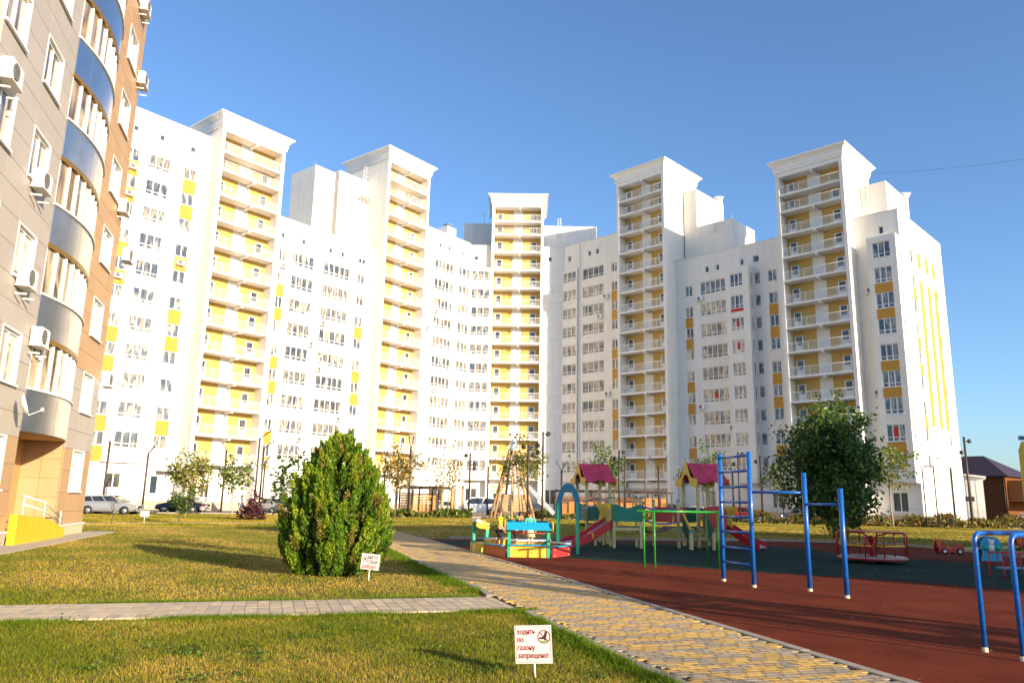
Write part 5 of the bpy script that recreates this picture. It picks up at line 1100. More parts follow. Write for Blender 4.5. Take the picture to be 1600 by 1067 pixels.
def sap(x, yb, yt, wpx, cols, label, seed, n=1500, size=.13, name='young_tree', ztr=None, **kw):
    p = G(x, yb); H = ZA(x, yt, *p); return tree(name, label, p, H, H * .42 if ztr is None else ztr, wpx / 2 / F * p[1] * 1.15, n, size, cols, seed, group=None, nlimb=kw.pop('nlimb', 9), tr=kw.pop('tr', .05), **kw)
sap(289, 807, 718, 56, YGR, 'yellow-green young tree before the black car', 31, 1500, .17, bark=BARKP)
sap(278, 817, 768, 30, GREENS, 'small dark green sapling before the black car, in front of the paler young tree', 32, 600, .10, ztr=.5)
sap(361, 807, 714, 50, YGR[:2] + GREENS[:2], 'sparse green young tree before the leftmost tower entrance', 33, 800, .18, bark=BARKP)
sap(617, 809, 700, 52, AUT, 'yellow-brown young tree just right of the round conifer', 34, 1300, .18)
sap(700, 809, 712, 46, AUT[1:], 'nearly bare yellowish young tree between the log posts', 35, 420, .17)
sap(817, 811, 692, 62, YGR[1:] + GREENS[1:3], 'olive young tree in front of the wooden tepee tower', 36, 1300, .17)
sap(947, 812, 700, 62, GREENS, 'green young tree behind the left raspberry roof', 37, 1300, .17)
sap(1100, 814, 700, 58, GREENS[1:], 'green young tree behind the right raspberry roof', 38, 1000, .18)
sap(1216, 818, 718, 44, YGR[1:] + GREENS, 'slim olive young tree left of the big dark tree', 39, 700, .17)
sap(1396, 824, 692, 66, YGR[1:3] + GREENS[1:3], 'light green young tree right of the big dark tree', 40, 1500, .17, bark=BARKP)
sap(462, 872, 700, 62, DARKG[:4], 'young leafy tree half hidden behind the round conifer', 41, 700, .10, nlimb=9, ztr=1.0)
# bare sapling
p = G(174, 818.5); H = ZA(172, 768, *p); t = thing('bare_sapling', 'thin leafless sapling on the lawn before the silver estate car', 'tree', (*p, 0)); 
b = MB(); b.tube([(0, 0, -.05), (.02, 0, H * .4), (.05, 0, H * .75)], [.03, .02, .01], 6); b.build('trunk', BARK, t)
for k in range(9): a = k * 2.2; z = H * (.25 + .06 * k); b = MB(); b.tube([(.02, 0, z), (.3 * math.cos(a), .2 * math.sin(a), z + .4), (.45 * math.cos(a), .3 * math.sin(a), z + .85)], [.012, .009, .004], 4); b.build('twig', BARK, t)
def bush(name, label, loc, rx, H, n, size, cols, seed, zoff=0.0, core=True):
    r = np.random.default_rng(seed); t = thing(name, label, 'shrub', (*loc, 0)); d = r.standard_normal((n, 3)); d /= np.linalg.norm(d, axis=1, keepdims=True); d[:, 2] = np.abs(d[:, 2]); rad_ = r.uniform(.55, 1.0, (n, 1)) * (1 + .15 * np.sin(d[:, :1] * 5 + seed) + .12 * np.sin(d[:, 2:] * 7)); P = d * rad_ * np.array([rx, rx, H * .95])
    V, col = leaf_cloud(P, size, r, cols); put('foliage', np_mesh('foliage', V, np.arange(len(V)).reshape(-1, 4), LEAF, col), t)
    for k in range(5): a = k * 1.3; b = MB(); b.tube([(0, 0, -.04), (rx * .3 * math.cos(a), rx * .3 * math.sin(a), H * .4), (rx * .6 * math.cos(a), rx * .6 * math.sin(a), H * .75)], [.03, .02, .008], 5); b.build('stem', BARK, t)
    return t
p = G(394, 812); bush('purple_shrub', 'dark red-purple shrub on the left lawn before the silver saloon', p, .95, ZA(394, 769, *p), 900, .13, [(.09, .025, .03), (.06, .02, .022), (.13, .04, .04)], 51)
bush('round_shrub', 'small round green shrub by the street lamp behind the black car', (-29.6, 74.6), .75, 1.25, 500, .14, GREENS, 52)
# loose flower beds and tall grass, countless stems
def bed(name, label, pts, wd_, n, h0, h1, cols, seed, size=.14):
    r = np.random.default_rng(seed); Ps = []; pts = [Vector(p) for p in pts]; tot = sum((q - p).length for p, q in zip(pts, pts[1:]))
    for p, q in zip(pts, pts[1:]):
        L_ = (q - p).length; m = int(n * L_ / tot); t = r.random(m); d = (q - p) / L_; e = r.normal(0, wd_, m); x = p.x + t * (q.x - p.x) - d.y * e; y = p.y + t * (q.y - p.y) + d.x * e
        hh_ = (h0 + (h1 - h0) * (.5 + .5 * np.sin(x * 1.3 + seed) * np.cos(x * .57 + 1))) ; z = r.random(m) * hh_ + .03; Ps.append(np.stack([x, y, z], 1))
    P = np.concatenate(Ps); V, col = leaf_cloud(P, size, r, cols, up=1.6, asp=2.4); o = put(name, np_mesh(name, V, np.arange(len(V)).reshape(-1, 4), LEAF, col)); o['kind'] = 'stuff'; o['label'] = label; o['category'] = 'plants'
FLW = [(.16, .17, .03), (.22, .20, .04), (.10, .13, .02), (.30, .20, .05), (.28, .12, .03)]
bed('flower_bed', 'tall weedy flower bed along the far right lawn edge', [(24, 77.2), (36, 73.6), (48, 75), (66, 76.5)], .7, 11000, .4, 1.35, FLW, 61, .16)
bed('flower_bed', 'tall ornamental grass beside the left wooden gazebo', [(-11.5, 71.2), (-9, 71), (-3.5, 72.6)], .45, 2600, .3, 1.0, YGR + GREENS, 62, .15)
bed('flower_bed', 'low plants along the plaza edge behind the play castle', [(2, 74.6), (13, 76.4), (24, 77.2)], .5, 4200, .25, .9, GREENS + FLW, 63, .15)
# a tree outside the frame whose shadow crosses the path and the near grass
tree('broadleaf_tree', 'young tree outside the right edge casting a shadow on the near path', QD(6.4, -9), 3.7, 1.6, .7, 900, .12, GREENS, 71, nlimb=8, tr=.04)

# weeds in the near lawn, fallen leaves on the rubber and the path
r = np.random.default_rng(81); Ps = []
for k in range(90):
    x, y = r.uniform(-7.5, 1.0), r.uniform(6.8, 20) if k % 2 else r.uniform(6.8, 10.5)
    if not (inside((x, y), nearlow) or inside((x, y), midp)): continue
    n_ = r.integers(20, 70); Ps.append(np.stack([x + r.normal(0, .07, n_), y + r.normal(0, .07, n_), np.abs(r.normal(.04, .03, n_))], 1))
V, col = leaf_cloud(np.concatenate(Ps), .022, r, [(.07, .14, .012), (.11, .18, .02), (.05, .10, .01)], asp=1.8); o = put('weeds', np_mesh('weeds', V, np.arange(len(V)).reshape(-1, 4), LEAF, col)); o['kind'] = 'stuff'; o['label'] = 'low broad-leaved weeds in the mown lawn'; o['category'] = 'weeds'
n_ = 420; P = np.stack([r.uniform(-1, 17, n_), r.uniform(7.5, 34, n_), np.full(n_, .034)], 1); P = P[[inside((q[0], q[1]), [p for p in PATH_R if p[1] < 34][:7] + FARK) for q in P]]; V, col = leaf_cloud(P, .035, r, [(.35, .24, .10), (.5, .42, .28), (.22, .12, .05)]); V[:, 2] = .033 + .012 * r.random(len(V)); o = put('fallen_leaves', np_mesh('fallen_leaves', V, np.arange(len(V)).reshape(-1, 4), LEAF, col)); o['kind'] = 'stuff'; o['label'] = 'small dry leaves scattered on the rubber surface'; o['category'] = 'leaves'
# ================================================================== cars
TYRE = M('tyre', (.02, .02, .02), .85); RIM = M('rim', (.45, .45, .46), .35, .1, 8, metal=.6); TAIL = M('tail_light', (.45, .01, .01), .25); HEADL = M('head_light', (.75, .76, .78), .15); PLATE = M('number_plate', (.7, .7, .7), .5)
def car(label, loc, rz, body, paint, cat='car', plate=True):
    t = thing('van' if cat == 'van' else 'parked_car', label, cat, (loc[0], loc[1], 0), rz, 'vehicles parked along the street')
    K = {'wagon': (4.5, .86, 1.48, [(-2.2, .95, 0), (-2.15, 1.38, 1), (-1.9, 1.46, 1), (.3, 1.46, 1), (1.15, .98, 0), (2.15, .82, 0)]),
         'sedan': (4.4, .85, 1.45, [(-2.18, .92, 0), (-1.6, 1.0, 0), (-.95, 1.42, 1), (.35, 1.45, 1), (1.15, .98, 0), (2.15, .80, 0)]),
         'hatch': (4.0, .84, 1.50, [(-1.98, .95, 0), (-1.75, 1.40, 1), (-1.5, 1.48, 1), (.25, 1.5, 1), (1.05, 1.0, 0), (1.95, .82, 0)]),
         'suv': (4.5, .92, 1.68, [(-2.22, 1.1, 0), (-2.05, 1.58, 1), (-1.75, 1.66, 1), (.4, 1.68, 1), (1.15, 1.12, 0), (2.2, .98, 0)]),
         'van': (5.0, .98, 1.98, [(-2.48, 1.15, 0), (-2.42, 1.9, 1), (-2.2, 1.97, 1), (.85, 1.96, 1), (1.75, 1.15, 0), (2.45, .95, 0)])}[body]
    L_, hw, Hc, top = K
    xs = [p[0] for p in top]; belt = top[0][1] if body != 'sedan' else .93
    # lower body: lofted sections
    b = MB(); b.smooth = True; secs = []
    for x in np.linspace(-L_ / 2, L_ / 2, 13):
        f = abs(x) / (L_ / 2); w_ = hw * (1 - .12 * f ** 4); zt_ = min(float(np.interp(x, [-L_ / 2, -L_ * .3, L_ * .22, L_ / 2], [belt - .05, belt, belt, belt - .2])), belt); zb_ = .22 + .12 * f ** 6
        if f > .99: w_ *= .94; zt_ -= .06; zb_ += .06
        secs.append([(x, -w_ * .96, zb_), (x, -w_, zb_ + .18), (x, -w_, zt_ - .12), (x, -w_ * .93, zt_), (x, w_ * .93, zt_), (x, w_, zt_ - .12), (x, w_, zb_ + .18), (x, w_ * .96, zb_)])
    n = 8; V = [p for s_ in secs for p in s_]; Fs = [(i * n + k, i * n + (k + 1) % n, (i + 1) * n + (k + 1) % n, (i + 1) * n + k) for i in range(12) for k in range(n)] + [tuple(range(n)), tuple(range(12 * n + n - 1, 12 * n - 1, -1))]
    b.add(V, Fs); b.build('body', paint, t)
    # cabin
    rf = [p for p in top if p[2]]; i0 = top.index(rf[0]); i1 = top.index(rf[-1]); fr0, fr1 = top[i0 - 1], top[i1 + 1]; tw = hw * .78; bw = hw * .92
    A_ = [(fr0[0] + .02, belt - .01), (rf[0][0], rf[0][1]), (rf[-1][0], rf[-1][1]), (fr1[0], belt - .01)]
    b = MB(); P = []
    for sg in (-1, 1): P += [(A_[0][0], sg * bw, A_[0][1]), (A_[1][0], sg * tw, A_[1][1]), (A_[2][0], sg * tw, A_[2][1]), (A_[3][0], sg * bw, A_[3][1])]
    P += [((rf[0][0] + rf[-1][0]) / 2, 0, Hc)] ; b.add(P, [(0, 1, 2, 3), (7, 6, 5, 4), (0, 4, 5, 1), (3, 2, 6, 7), (1, 5, 8), (5, 6, 8), (6, 2, 8), (2, 1, 8)]); b.build('cabin', paint, t)
    G_ = MATS['car_glass']
    def lerp(a, c, f): return tuple(a[k] + (c[k] - a[k]) * f for k in range(3))
    for (a, c, d, e) in ((P[0], P[1], P[5], P[4]), (P[7], P[6], P[2], P[3])):   # rear and front screens
        b = MB(); o = Vector((-.015 if a == P[0] else .015, 0, .012)); q = [Vector(lerp(lerp(a, e, .09), lerp(c, d, .09), .08)), Vector(lerp(lerp(a, e, .09), lerp(c, d, .09), .9)), Vector(lerp(lerp(a, e, .91), lerp(c, d, .91), .9)), Vector(lerp(lerp(a, e, .91), lerp(c, d, .91), .08))]; b.quad(*[tuple(v + o) for v in q]); b.build('rear_window' if a == P[0] else 'windscreen', G_, t)
    nb = {'sedan': 2, 'hatch': 2, 'wagon': 3, 'suv': 3, 'van': 2}[body]
    for sg, o in ((-1, 0), (1, 4)):
        for k in range(nb):
            f0, f1 = (k + .05) / nb, (k + .95) / nb; b = MB(); dn = lambda f: lerp(P[o], P[o + 3], .06 + .88 * f); up = lambda f: lerp(P[o + 1], P[o + 2], .03 + .94 * f)
            if body == 'van' and k == 0: pass
            q = [lerp(dn(f0), up(f0), .12), lerp(dn(f1), up(f1), .12), lerp(dn(f1), up(f1), .88), lerp(dn(f0), up(f0), .88)]; b.quad(*[(v[0], v[1] + sg * .012, v[2]) for v in q]); b.build('side_window', G_, t)
    for sx in (-1, 1):
        for sy in (-1, 1):
            wx = sx * L_ * .30; r_ = .33 if body in ('suv', 'van') else .31
            b = MB(); b.T = Matrix.Translation((wx, sy * (hw - .09), r_)) @ Matrix.Rotation(math.pi / 2, 4, 'X'); b.lathe([(r_ * .55, -.1), (r_ * .96, -.1), (r_, -.06), (r_, .06), (r_ * .96, .1), (r_ * .55, .1)], 18); w_ = b.build('wheel', TYRE, t)
            b = MB(); b.T = Matrix.Translation((wx, sy * (hw + .012), r_)) @ Matrix.Rotation(math.pi / 2, 4, 'X'); b.lathe([(r_ * .62, -.015), (r_ * .62, .015)], 14); b.build('rim', RIM, w_)
            b = MB(); b.T = Matrix.Translation((wx, sy * (hw - .0), r_)) @ Matrix.Rotation(math.pi / 2, 4, 'X'); b.lathe([(r_ * 1.18, -.006), (r_ * 1.18, .006)], 18); b.build('wheel_arch', BLACKM, t)
    for sy in (-1, 1):
        b = MB(); b.cbox(-L_ / 2 + .03, sy * hw * .74, belt - .22, .06, .26, .2); b.build('tail_light', TAIL, t)
        b = MB(); b.cbox(L_ / 2 - .06, sy * hw * .66, belt - .34, .1, .34, .13, sy * -.2); b.build('headlight', HEADL, t)
        b = MB(); b.cbox(L_ * .2, sy * (hw + .09), belt + .05, .1, .16, .12); b.build('mirror', paint, t)
    b = MB(); b.cbox(-L_ / 2 + .01, 0, .62, .04, .5, .11); b.build('number_plate', PLATE, t); b = MB(); b.cbox(-L_ / 2 + .0, 0, .38, .1, hw * 1.75, .14); b.cbox(L_ / 2 - .02, 0, .36, .1, hw * 1.72, .16); b.build('bumper', GREYM if body != 'suv' else BLACKM, t)
    return t
def paint(n, c, metal=.3): return M('paint_' + n, c, .28, .03, 2, metal=metal, coat=.8)
SILV = paint('silver', (.34, .355, .375)); BLK = paint('black', (.012, .013, .018)); WHT = paint('white', (.75, .75, .74), 0); DGR = paint('graphite', (.05, .052, .06)); RED = paint('red', (.42, .03, .02), 0); LBLU = paint('ice_blue', (.45, .52, .58))
def C_at(x, y): return G(x, y)
car('silver estate car parked at the corner of the cladded building', C_at(172, 803.5), R(4), 'wagon', SILV)
car('black saloon car parked facing left behind the yellow-green young tree', C_at(284, 801), R(176), 'sedan', BLK)
car('silver saloon car seen from behind, left of the round conifer', C_at(424, 803), R(140), 'sedan', SILV)
car('pale blue hatchback parked behind the log posts', (-7.6, 86), R(-120), 'hatch', LBLU)
pv = AY(746, 800, 90); car('white van parked before the left wing of the middle tower', (pv.x, 90), R(184), 'van', WHT, 'van')
pv = AY(835, 800, 92); car('dark car half hidden behind the wooden tepee tower', (pv.x, 92), R(10), 'hatch', DGR)
pv = AY(1047, 800, 88); car('black off-road car at the end of the long gazebo', (pv.x, 88), R(-8), 'suv', BLK)
pv = AY(1088, 800, 90); car('white saloon car with red tail lamp seen between the castle posts', (pv.x, 90), R(150), 'sedan', WHT)
pv = AY(1121, 800, 88); car('graphite saloon car behind the right castle roof posts', (pv.x, 88), R(-25), 'sedan', DGR)
pv = AY(1166, 802, 84); car('red hatchback behind the flower bed and blue ladder', (pv.x, 84), R(-35), 'hatch', RED)
pv = AY(1254, 806, 80); car('graphite off-road car parked left of the big dark tree', (pv.x, 80), R(172), 'suv', DGR)
pv = AY(1606, 803, 84); car('white car at the far right edge before the brick house', (pv.x, 84), R(170), 'sedan', WHT)
# ================================================================== posts and lamps
def arm_lamp(x, yb, yt, dxp, label, Y=None):
    p = G(x, yb) if Y is None else AY(x, yb, Y).xy; H = ZA(x + dxp * .3, yt, *p); t = thing('street_lamp', label, 'street lamp', (p[0], p[1], 0), 0, 'black angled street lamps')
    b = MB(); b.tube([(0, 0, 0), (0, 0, H * .9)], .095, 8); b.lathe([(.14, 0), (.14, .08)], 10); b.build('pole', RUST, t)
    dx = dxp / F * p[1]; b = MB(); b.bar((0, 0, H * .89), (dx, -.25, H), .1, .07); b.build('arm', RUST, t); b = MB(); b.bar((dx * .55, -.14, H * .952), (dx, -.25, H - .02), .16, .05); b.build('lamp_head', BLACKM, t)
arm_lamp(158, 801, 676, -6, 'black angled street lamp above the silver estate car')
arm_lamp(222, 794, 697, 10, 'black angled street lamp between the silver estate and the black car', 70)
arm_lamp(345, 799, 692, -6, 'black angled street lamp at the tail of the black car', 74)
arm_lamp(396, 801, 671, 19, 'tallest of three black angled lamps behind the purple shrub', 72)
arm_lamp(404, 799, 688, 16, 'middle of three black angled lamps behind the purple shrub', 76)
arm_lamp(408, 797, 711, 10, 'shortest of three black angled lamps behind the purple shrub', 82)
def y_post(x, yb, yt, label, Y, spread=12):
    p = AY(x, yb, Y).xy; H = ZA(x, yt, *p); t = thing('light_post', label, 'light post', (p[0], p[1], 0), 0, 'dark posts with forked tops'); s_ = spread / F * Y
    b = MB(); b.tube([(0, 0, 0), (0, 0, H * .86)], .095, 8); b.build('pole', BLACKM, t)
    for sg in (-1, 1): b = MB(); b.bar((0, 0, H * .85), (sg * s_, 0, H), .07, .06); b.build('arm', BLACKM, t); b = MB(); b.cbox(sg * s_, 0, H + .03, .12, .12, .16); b.build('lamp_head', BLACKM, t)
y_post(598, 802, 706, 'thin forked light post nearest the round conifer', 76, 2.5)
y_post(618, 806, 697, 'forked light post behind the yellow-brown young tree', 74, 3.5)
y_post(637, 808, 684, 'tall forked light post left of the small gazebo', 70.5, 3.5)
y_post(761, 801, 717, 'wide forked light post by the white van', 88, 11)
y_post(1030, 806, 714, 'wide forked light post by the long gazebo end', 78, 13)
y_post(1147, 806, 723, 'wide forked light post seen through the blue ladder', 78, 13)
y_post(877, 806, 722, 'forked light post behind the blue-green arch', 78, 8)
y_post(1493, 812, 716, 'wide forked light post before the white annex', 76, 18)
def flood_post(x, yb, yt, heads, label, Y, r_=.095, lean=0):
    p = AY(x, yb, Y).xy; H = ZA(x + lean, yt, *p); t = thing('floodlight_mast', label, 'floodlight', (p[0], p[1], 0), 0, 'dark masts with round floodlights'); dl = lean / F * Y
    b = MB(); b.tube([(0, 0, 0), (0, 0, H)], r_, 8); b.build('pole', RUST, t)
    for sx, f in heads:
        z = H * f; b = MB(); b.tube([(0, 0, z), (sx * .3, -.05, z)], .025, 5); b.build('bracket', BLACKM, t)
        b = MB(); b.T = Matrix.Translation((sx * .42, -.08, z)) @ Matrix.Rotation(sx * R(60), 4, 'Y') @ Matrix.Rotation(R(60), 4, 'X'); b.lathe([(.06, -.16), (.16, -.12), (.21, .06), (.21, .1)], 12); b.build('floodlight', BLACKM, t)
flood_post(847, 813, 674, [(1, .97), (-1, .84), (-1, .76)], 'tallest floodlight mast, just left of the blue-green arch', 66, .085)
flood_post(824, 808, 695, [(-1, .97), (1, .86)], 'floodlight mast beside the olive young tree', 70)
flood_post(732, 804, 708, [(-1, .96), (1, .82), (1, .75)], 'floodlight mast before the white van', 80)
flood_post(968, 806, 703, [(1, .97), (-1, .88)], 'floodlight mast left of the second right tower', 76)
flood_post(977, 806, 712, [(1, .9), (-1, .8)], 'shorter floodlight mast beside the one left of the second right tower', 80)
flood_post(1157, 810, 706, [(1, .97), (-1, .82)], 'floodlight mast seen between the ladder rungs', 76)
flood_post(1192, 810, 711, [(-1, .9), (1, .8)], 'floodlight mast just right of the blue ladder', 76)
flood_post(1519, 814, 682, [(1, .95), (-1, .82)], 'tall floodlight mast before the brick house at right', 74, .1)
# court fence posts and mesh
cf = thing('court_fence', 'tall wire mesh fence on dark posts round the ball court', 'fence', (14, 80, 0))
for x_ in np.arange(0, 24, 3.4):
    b = MB(); b.tube([(x_, -x_ * .12, 0), (x_, -x_ * .12, 4.6 if int(x_ / 3.4) % 2 else 5.2)], .04, 6); b.build('post', BLACKM, cf)
for k in range(14): b = MB(); z = .35 + k * .32; b.tube([(0, 0, z), (23.8, -23.8 * .12, z)], .006, 4, False); b.build('wire', GREYM, cf)
# end frame of the fence at the right
fe = AY(1450, 815, 72); ff = thing('goal_frame', 'dark steel corner frame with mesh before the right end block', 'fence', (fe.x, 72, 0))
z1_, z2_ = ZA(1441, 730, *AY(1444, 815, 72).xy), ZA(1460, 728, fe.x, 72); xa, xb = AY(1448, 815, 72).x - fe.x, AY(1466, 815, 72).x - fe.x
for x_ in (xa, xb): b = MB(); b.tube([(x_, 0, 0), (x_, 0, z2_)], .06, 6); b.build('post', RUST, ff)
b = MB(); b.tube([(xb - .9, 0, z2_), (xb, 0, z2_)], .05, 6); b.tube([(xb - .8, 0, z2_ - .05), (xb, 0, z2_ - .55)], .03, 6); b.build('top_bar', RUST, ff)
for k in range(16): b = MB(); b.tube([(xa, 0, .3 + k * .3), (xb, 0, .3 + k * .3)], .008, 4, False); b.build('wire', GREYM, ff)
# low teal picket fence
tf = thing('low_fence', 'low faded teal fence along the flower bed behind the blue ladder', 'fence', (22.5, 76.9, 0), R(-12)); TEALP = M('faded_teal_paint', (.16, .30, .28), .7, .2, 5)
for k in range(24): b = MB(); b.box(k * .42, k * .42 + .3, -.02, .02, .08, .62); b.build('slat', TEALP, tf)
b = MB(); b.box(0, 10, .022, .06, .45, .52); b.build('rail', TEALP, tf)
# ================================================================== gazebos, tepee, logs
WOOD = M('orange_slat', (.52, .22, .045), .6, .15, 5, rnd=.1); WOOD2 = M('weathered_log', (.46, .30, .15), .75, .2, 5, .4, 20)
def gazebo(label, p0, p1, dep, H, nb):
    p0, p1 = Vector(p0), Vector(p1); L_ = (p1 - p0).length; t = thing('gazebo', label, 'gazebo', (p0.x, p0.y, 0), math.atan2(p1.y - p0.y, p1.x - p0.x))
    for i in range(nb + 1):
        for y_ in (0, dep): b = MB(); x_ = L_ * i / nb; b.cbox(x_, y_, H / 2, .12, .12, H); b.build('post', RUST, t)
    for y_ in (0, dep): b = MB(); b.box(-.2, L_ + .2, y_ - .07, y_ + .07, H, H + .16); b.build('beam', RUST, t)
    for k in range(int(L_ / .45)): b = MB(); x_ = .1 + k * .45; b.box(x_, x_ + .08, -.3, dep + .3, H + .16, H + .26); b.build('rafter', RUST, t)
    for k in range(int((H - .5) / .155)):
        z_ = .22 + k * .155; b = MB(); b.box(.08, L_ - .08, dep - .1, dep - .07, z_, z_ + .12); b.build('slat', WOOD, t)
    for k in range(int((H - .5) / .155)):
        z_ = .22 + k * .155; b = MB(); b.box(.07, .1, .1, dep - .12, z_, z_ + .12); b.build('slat', WOOD, t)
    b = MB(); b.box(.4, L_ - .4, dep - .65, dep - .2, .42, .48); b.build('bench_seat', WOOD, t); return t
a0, a1 = AY(643, 805, 74), AY(704, 803, 77); gazebo('small wooden slatted gazebo right of the round conifer', a0.xy, a1.xy, 2.2, ZA(650, 763, *a0.xy), 2)
a0, a1 = AY(868, 806, 80), AY(1050, 804, 80); gazebo('long orange slatted gazebo behind the play castle', a0.xy, a1.xy, 2.6, ZA(880, 768, *a0.xy), 6)
# tepee tower
tp0 = AY(800, 806, 73); tt = thing('tepee_tower', 'tall wooden tepee play tower with pale metal tip and slide', 'playground set', (tp0.x, 73, 0)); Htp = ZA(800, 681, tp0.x, 73)
hb = 2.1; zc_ = Htp * .83; rt = .38
for k in range(14):
    a = 2 * math.pi * k / 14 + .2
    if 3.9 < a < 4.6: continue
    b = MB(); b.tube([(hb * math.cos(a), hb * math.sin(a), 0), (rt * math.cos(a), rt * math.sin(a), zc_)], [.13, .09], 7); b.build('log', WOOD2, tt)
b = MB(); b.lathe([(.48, zc_ - .15), (.25, zc_ + .6), (.02, Htp)], 14); b.build('metal_tip', M('pale_tin', (.55, .66, .72), .4, .05, 4, metal=.3), tt)
for k in range(7): z = .7 + k * .22; r_ = hb * (1 - z / zc_) + rt * z / zc_ - .1; b = MB(); b.box(-r_ * .7, r_ * .75, -r_ * .35, -r_ * .35 + .05, z, z + .19); b.build('plank', WOOD2, tt)
b = MB()
for k in range(10): t0 = k / 10; b.quad((.7 + 3.2 * t0, -.5, 3.6 - 3.2 * t0), (.7 + 3.2 * (t0 + .1), -.5, 3.6 - 3.2 * (t0 + .1)), (.7 + 3.2 * (t0 + .1), .35, 3.6 - 3.2 * (t0 + .1)), (.7 + 3.2 * t0, .35, 3.6 - 3.2 * t0))
b.bar((.7, -.52, 3.75), (3.9, -.52, .55), .05, .4); b.bar((.7, .37, 3.75), (3.9, .37, .55), .05, .4); b.build('slide', GALV, tt)
for sx in (-1, 1): b = MB(); b.tube([(sx * .25 - 0, 0, Htp - .4), (sx * .3, 0, Htp + .12)], .03, 5); b.ball((sx * .33, 0, Htp + .15), .12, 8, 5); b.build('finial', BLACKM, tt)
b = MB(); b.box(-.9, .9, -1.2, -1.15, .15, .3); b.build('green_mat', M('lime_board', (.25, .5, .02), .5), tt)
for k, (x_, yt_) in enumerate(((690, 763), (705.5, 760), (710, 762), (722, 758))):
    p = AY(x_, 803, 74.5 + .4 * k); zt_ = ZA(x_, yt_, p.x, p.y); b = MB(); b.tube([(0, 0, 0), (0, 0, zt_)], [.15, .13], 9); o = b.build('log_post', WOOD2, None, (p.x, p.y, 0)); tag(o, ['leftmost', 'second', 'third', 'rightmost'][k] + ' of the four upright log posts right of the small gazebo', 'post', 'upright log posts')
pp = AY(829, 803, 76); po = thing('planter', 'orange wooden tub planter beside the tepee tower', 'planter', (AY(771 + 56, 800, 76).x, 76, 0))
b = MB(); b.lathe([(.42, 0), (.55, .75), (.5, .76), (.46, .6)], 14); b.build('tub', WOOD, po); b = MB(); b.lathe([(.5, .2), (.5, .24)], 14); b.build('band', RUST, po)
# kiosk
kq = AY(441, 803, 72.5); kk = thing('utility_cabin', 'grey metal utility cabin left of the round conifer', 'cabin', (kq.x, 72.5, 0), R(12)); kw = 2.6; kh = ZA(441, 757, kq.x, 72.5)
b = MB(); b.box(-kw / 2, kw / 2, 0, 2.2, 0, kh); b.build('wall', M('cabin_grey', (.42, .42, .42), .5, .05, 2), kk); b = MB(); b.box(-kw / 2 - .08, kw / 2 + .08, -.1, 2.3, kh, kh + .1); b.build('roof', GREYM, kk)
for x_ in (-.4, .5): b = MB(); b.box(x_ - .015, x_ + .015, -.02, -.003, .1, kh - .1); b.build('panel_joint', GREYM, kk)
o = put('air_conditioner', AC_ME, None, (kq.x - .3, 73.2, kh + .42), R(12)); tag(o, 'white air conditioner standing on the grey utility cabin', 'air conditioner', 'air conditioners on the facades')
# motorbike
mq = AY(1486, 818, 72); mb = thing('motor_scooter', 'parked black and grey scooter before the right end block', 'motorbike', (mq.x, 72, 0), R(60))
for x_ in (-.6, .6): b = MB(); b.T = Matrix.Translation((x_, 0, .28)) @ Matrix.Rotation(math.pi / 2, 4, 'X'); b.lathe([(.15, -.05), (.27, -.05), (.28, 0), (.27, .05), (.15, .05)], 16); b.build('wheel', TYRE, mb)
b = MB(); b.extrude([(-.75, -.15, .5), (-.2, -.15, .42), (.2, -.15, .3), (.42, -.15, .35), (.5, -.15, .8), (.35, -.15, .85), (.2, -.15, .5), (-.1, -.15, .75), (-.8, -.15, .82)], (0, .3, 0)); b.build('body', DGR, mb)
b = MB(); b.cbox(-.4, 0, .86, .7, .28, .1); b.build('seat', BLACKM, mb); b = MB(); b.tube([(.6, 0, .3), (.42, 0, 1.0)], .03, 6); b.tube([(.4, -.32, 1.05), (.42, 0, 1.0), (.4, .32, 1.05)], .02, 6); b.build('handlebar', BLACKM, mb)
b = MB(); b.cbox(.5, 0, .85, .1, .16, .14); b.build('headlight', HEADL, mb)
# ================================================================== people
SKIN = M('skin', (.52, .27, .17), .55, .06, 8); HAIRD = M('dark_hair', (.03, .02, .014), .6); HAIRB = M('brown_hair', (.10, .055, .03), .6); SHOE = M('shoe', (.25, .25, .27), .6)
def skin_mesh(name, verts, edges, radii, mat, parent, sub_=1, root=0):
    me = bpy.data.meshes.new(name); me.from_pydata([tuple(v) for v in verts], edges, []); o = bpy.data.objects.new(name, me); C.objects.link(o)
    m = o.modifiers.new('skin', 'SKIN'); m.use_smooth_shade = True; sv = me.skin_vertices[0].data
    for i, r_ in enumerate(radii): sv[i].radius = r_ if isinstance(r_, tuple) else (r_, r_); sv[i].use_root = (i == root)
    s_ = o.modifiers.new('sub', 'SUBSURF'); s_.levels = sub_; s_.render_levels = sub_
    dg = bpy.context.evaluated_depsgraph_get(); m2 = bpy.data.meshes.new_from_object(o.evaluated_get(dg)); bpy.data.objects.remove(o)
    m2.materials.clear(); m2.materials.append(mat); m2.polygons.foreach_set('use_smooth', [True] * len(m2.polygons)); return put(name, m2, parent)
